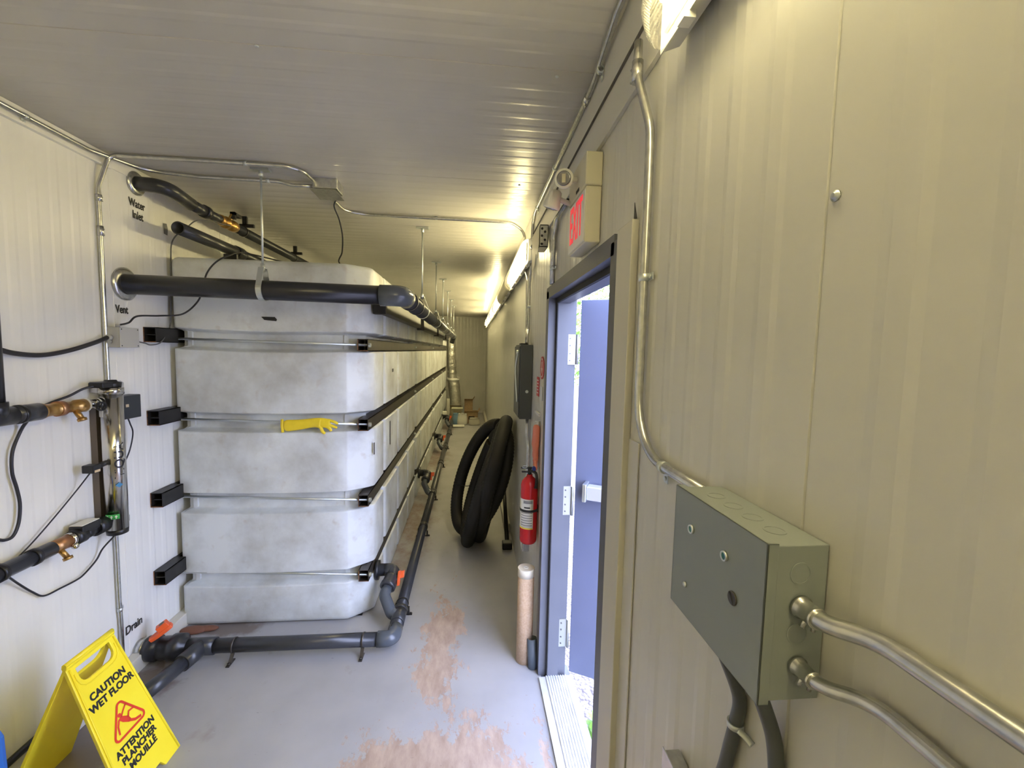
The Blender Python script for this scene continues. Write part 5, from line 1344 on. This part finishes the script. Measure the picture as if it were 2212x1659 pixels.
# raised rims on the panel and around the hand hole
def bead(pts, r, m, name, par):
    MB().tube(pts, r, 8).build(name, m, par)
m_ = MB()
for sg in (-1, 1): m_.tube([SP(sg*(wt/2-0.009), 0.02, 0.001), SP(sg*(wb/2-0.010), Lh-0.004, 0.001)], 0.003, 8)
hpts = [SP(-0.086, 0.045, 0.001)] + [SP(-0.086+0.040-math.cos(R(q))*0.040, 0.108-0.040+math.sin(R(q))*0.040, 0.001) for q in (0, 30, 60, 90)] + [SP(0.086-0.040+math.sin(R(q))*0.040, 0.108-0.040+math.cos(R(q))*0.040, 0.001) for q in (0, 30, 60, 90)] + [SP(0.086, 0.045, 0.001)]
m_.tube(hpts, 0.0025, 8)
m_.build('moulded_rim', YELLOW, fo)
m_ = MB(); m_.tube([cc-e*wt/2, cc+e*wt/2], 0.0085, 14); m_.build('hinge', YELLOW, t)
m_ = MB()
for x in (-0.082, -0.068, 0.068, 0.082): m_.box(-0.003, 0.003, -0.014, -0.004, -0.001, 0.0025, Matrix(((sx_.x, sy_.x, sz_.x, SP(x, 0).x), (sx_.y, sy_.y, sz_.y, SP(x, 0).y), (sx_.z, sy_.z, sz_.z, SP(x, 0).z), (0, 0, 0, 1))))
m_.build('hinge_clip', mat('dull_yellow', (0.50, 0.38, 0.02), 0.5), fo)
def stext(body, s_, size, sx=0.92, x=0.0):
    text(body, size, INK, SP(x, s_), sx_, sy_, 'sign_lettering', fo, sx, size*0.042, 0.0004)
stext('CAUTION', 0.158, 0.037); stext('WET FLOOR', 0.196, 0.037)
stext('ATTENTION', 0.400, 0.035); stext('PLANCHER', 0.434, 0.035); stext('MOUILL\u00c9', 0.469, 0.035)
# pictogram: triangle and falling figure
tri = [(0.0, 0.232), (0.078, 0.362), (-0.078, 0.362)]
tp = fillet([Vector((0.039, 0.297, 0)), Vector((0.078, 0.362, 0)), Vector((-0.078, 0.362, 0)), Vector((0.0, 0.232, 0)), Vector((0.039, 0.297, 0))], 0.014, 6)
def flatstroke(b, pts, w):
    P = [Vector(p[:2]) for p in pts]
    P = [Vector((p.x, p.y)) for p in P]; L_ = []; R_ = []
    for i in range(len(P)):
        d = (P[min(i+1, len(P)-1)]-P[max(i-1, 0)]).normalized(); n_ = Vector((-d.y, d.x))
        L_.append(P[i]+n_*w/2); R_.append(P[i]-n_*w/2)
    vs = [SP(p.x, p.y, 0.0016) for p in L_] + [SP(p.x, p.y, 0.0016) for p in R_]; n_ = len(P)
    b.add(vs, [(i, i+1, n_+i+1, n_+i) for i in range(n_-1)])
m_ = MB(); flatstroke(m_, tp, 0.0085)
pic = m_.build('pictogram_triangle', SIGNRED, fo)
def poly(b, pts): b.add([SP(x, y, 0.0016) for x, y in pts], [list(range(len(pts)))])
m_ = MB()
hd = Vector((-0.018, 0.285)); poly(m_, [(hd.x+math.cos(k*math.pi/8)*0.0075, hd.y+math.sin(k*math.pi/8)*0.0075) for k in range(16)])
poly(m_, [(-0.028, 0.297), (-0.014, 0.292), (0.010, 0.312), (0.014, 0.328), (0.002, 0.334), (-0.018, 0.315)])
flatstroke(m_, [(-0.016, 0.297), (0.000, 0.282), (0.022, 0.266)], 0.006)
flatstroke(m_, [(-0.026, 0.298), (-0.040, 0.318), (-0.046, 0.345)], 0.0065)
flatstroke(m_, [(0.006, 0.318), (0.018, 0.300), (0.042, 0.303)], 0.007)
flatstroke(m_, [(0.004, 0.328), (0.026, 0.345), (0.052, 0.352)], 0.010)
m_.build('pictogram_figure', SIGNRED, fo)

# ------------------------------------------------------------------ far end clutter
def wrinkly(pts, r, n, amp, seed):
    b = MB(); rnd = random.Random(seed); pts = smoothpath(pts, 10)
    b.tube(pts, [r*(1+rnd.uniform(-amp, amp)) for _ in pts], n); return b
t = thing('foil_duct', 'silver foil insulated duct dropping to the floor at the far end of the tanks', 'duct', (-0.45, 10.75, 0))
wrinkly([(-0.52, 10.78, 2.0), (-0.50, 10.78, 1.6), (-0.48, 10.80, 1.2), (-0.46, 10.8, 0.95)], 0.115, 20, 0.06, 1).build('upper_section', FOIL, t)
wrinkly([(-0.45, 10.8, 1.0), (-0.40, 10.8, 0.6), (-0.36, 10.8, 0.05)], 0.145, 20, 0.05, 2).build('lower_section', FOIL, t)
m_ = MB(); m_.ring((-0.455, 10.8, 0.94), (-0.45, 10.8, 1.0), 0.16, 0.13, 24); m_.build('tape_band', WHITEP, t)
m_ = MB(); m_.box(-0.565, -0.495, 10.2, 10.28, 0.0, 0.55)
tag(m_.build('white_post', WOODW, None, 0.004), 'short upright white wooden post at the far end of the aisle', 'post')
def open_box(name, lab, x0, x1, y0, y1, hh, m, print_m=None):
    t = thing(name, lab, 'box', ((x0+x1)/2, (y0+y1)/2, 0))
    b = MB(); w = 0.006
    b.box(x0, x1, y0, y1, 0.001, 0.001+w); b.box(x0, x0+w, y0, y1, 0, hh); b.box(x1-w, x1, y0, y1, 0, hh); b.box(x0, x1, y0, y0+w, 0, hh); b.box(x0, x1, y1-w, y1, 0, hh)
    b.build('carton', m, t)
    b = MB()
    b.prism([(0, 0), (x1-x0, 0), (x1-x0, 0.09), (0, 0.09)], (x0, y0, hh), (1, 0, 0), Vector((0, -0.7, 0.35)).normalized(), (0, 0, 1), 0.004)
    b.prism([(0, 0), (y1-y0, 0), (y1-y0, 0.09), (0, 0.09)], (x1, y0, hh), (0, 1, 0), Vector((0.5, 0, 0.8)).normalized(), (0, 0, 1), 0.004)
    b.build('flap', m, t)
    if print_m:
        b = MB(); b.box(x0+(x1-x0)*0.3, x0+(x1-x0)*0.75, y0-0.002, y0+0.001, hh*0.35, hh*0.65); b.build('printed_panel', print_m, t)
    return t
open_box('cardboard_box', 'open cardboard carton with dark print at the far end of the aisle', -0.14, 0.17, 10.0, 10.35, 0.26, CARD, GASKET)
open_box('cardboard_box', 'beige carton standing behind the foil duct end, left of the blue sack', -0.50, -0.22, 10.45, 10.65, 0.33, mat('pale_card', (0.50, 0.44, 0.30), 0.85), None)
open_box('cardboard_box', 'brown carton behind the open carton at the far end', -0.16, 0.05, 10.9, 11.2, 0.44, CARD, None)
def sack(lab, c, r, hh, m, seed, name='sack'):
    rnd = random.Random(seed); b = MB(); n = 20; pr = []
    vs = []; fs = []; lv = [(0, 0.85), (0.08, 1.0), (0.4, 0.97), (0.75, 0.9), (0.95, 0.82), (1.0, 0.9), (0.9, 0.78), (0.3, 0.7)]
    for h_, s_ in lv:
        for k in range(n):
            a = 2*math.pi*k/n; q = r*s_*(1+0.08*math.sin(3*a+seed)+rnd.uniform(-0.03, 0.03)); vs.append((c[0]+math.cos(a)*q, c[1]+math.sin(a)*q*0.7, c[2]+hh*h_))
    for i in range(len(lv)-1):
        for k in range(n): fs.append((i*n+k, i*n+(k+1) % n, (i+1)*n+(k+1) % n, (i+1)*n+k))
    b.add(vs, fs, True); b.f.append(list(range(n))[::-1]); b.s.append(False); b.f.append([(len(lv)-1)*n+k for k in range(n)]); b.s.append(False)
    o = b.build(name, m); tag(o, lab, 'sack'); return o
sack('white plastic sack slumped in front of the cartons', (-0.19, 9.85, 0.002), 0.12, 0.25, PAPER, 3)
sack('pale blue plastic sack left of the white one', (-0.33, 9.86, 0.002), 0.075, 0.26, mat('pale_blue_plastic', (0.22, 0.38, 0.55), 0.5), 5)
sack('clear crumpled sack in front of the dark printed carton', (0.08, 9.80, 0.002), 0.13, 0.16, mat('grey_white_plastic', (0.52, 0.50, 0.42), 0.5), 8)
m_ = MB(); m_.box(-0.44, -0.18, 9.95, 10.25, 0.335, 0.35, Matrix.Identity(4)); m_.box(-0.43, -0.40, 10.0, 10.03, 0, 0.335); m_.box(-0.43, -0.40, 10.2, 10.23, 0, 0.335)
tag(m_.build('small_board', mat('pale_board', (0.48, 0.47, 0.36), 0.6)), 'pale flat board on two legs in front of the foil duct', 'board')
m_ = MB()
for k in range(5): m_.box(-0.46+0.01*k, -0.18+0.012*k, 9.45-0.01*k, 9.70-0.008*k, 0.001+0.006*k, 0.006+0.006*k)
tag(m_.build('folded_cloth', PAPER, None, 0.002), 'flat folded white cloth on the floor beside the last valve', 'cloth')
m_ = MB(); m_.box(-0.58, -0.50, 8.95, 9.05, 0.40, 0.46, Matrix.Translation((0, 0, -0.04)))
tag(m_.build('paper_tag', PAPER, None, 0.003), 'crumpled white paper label above the last tank valve', 'paper')
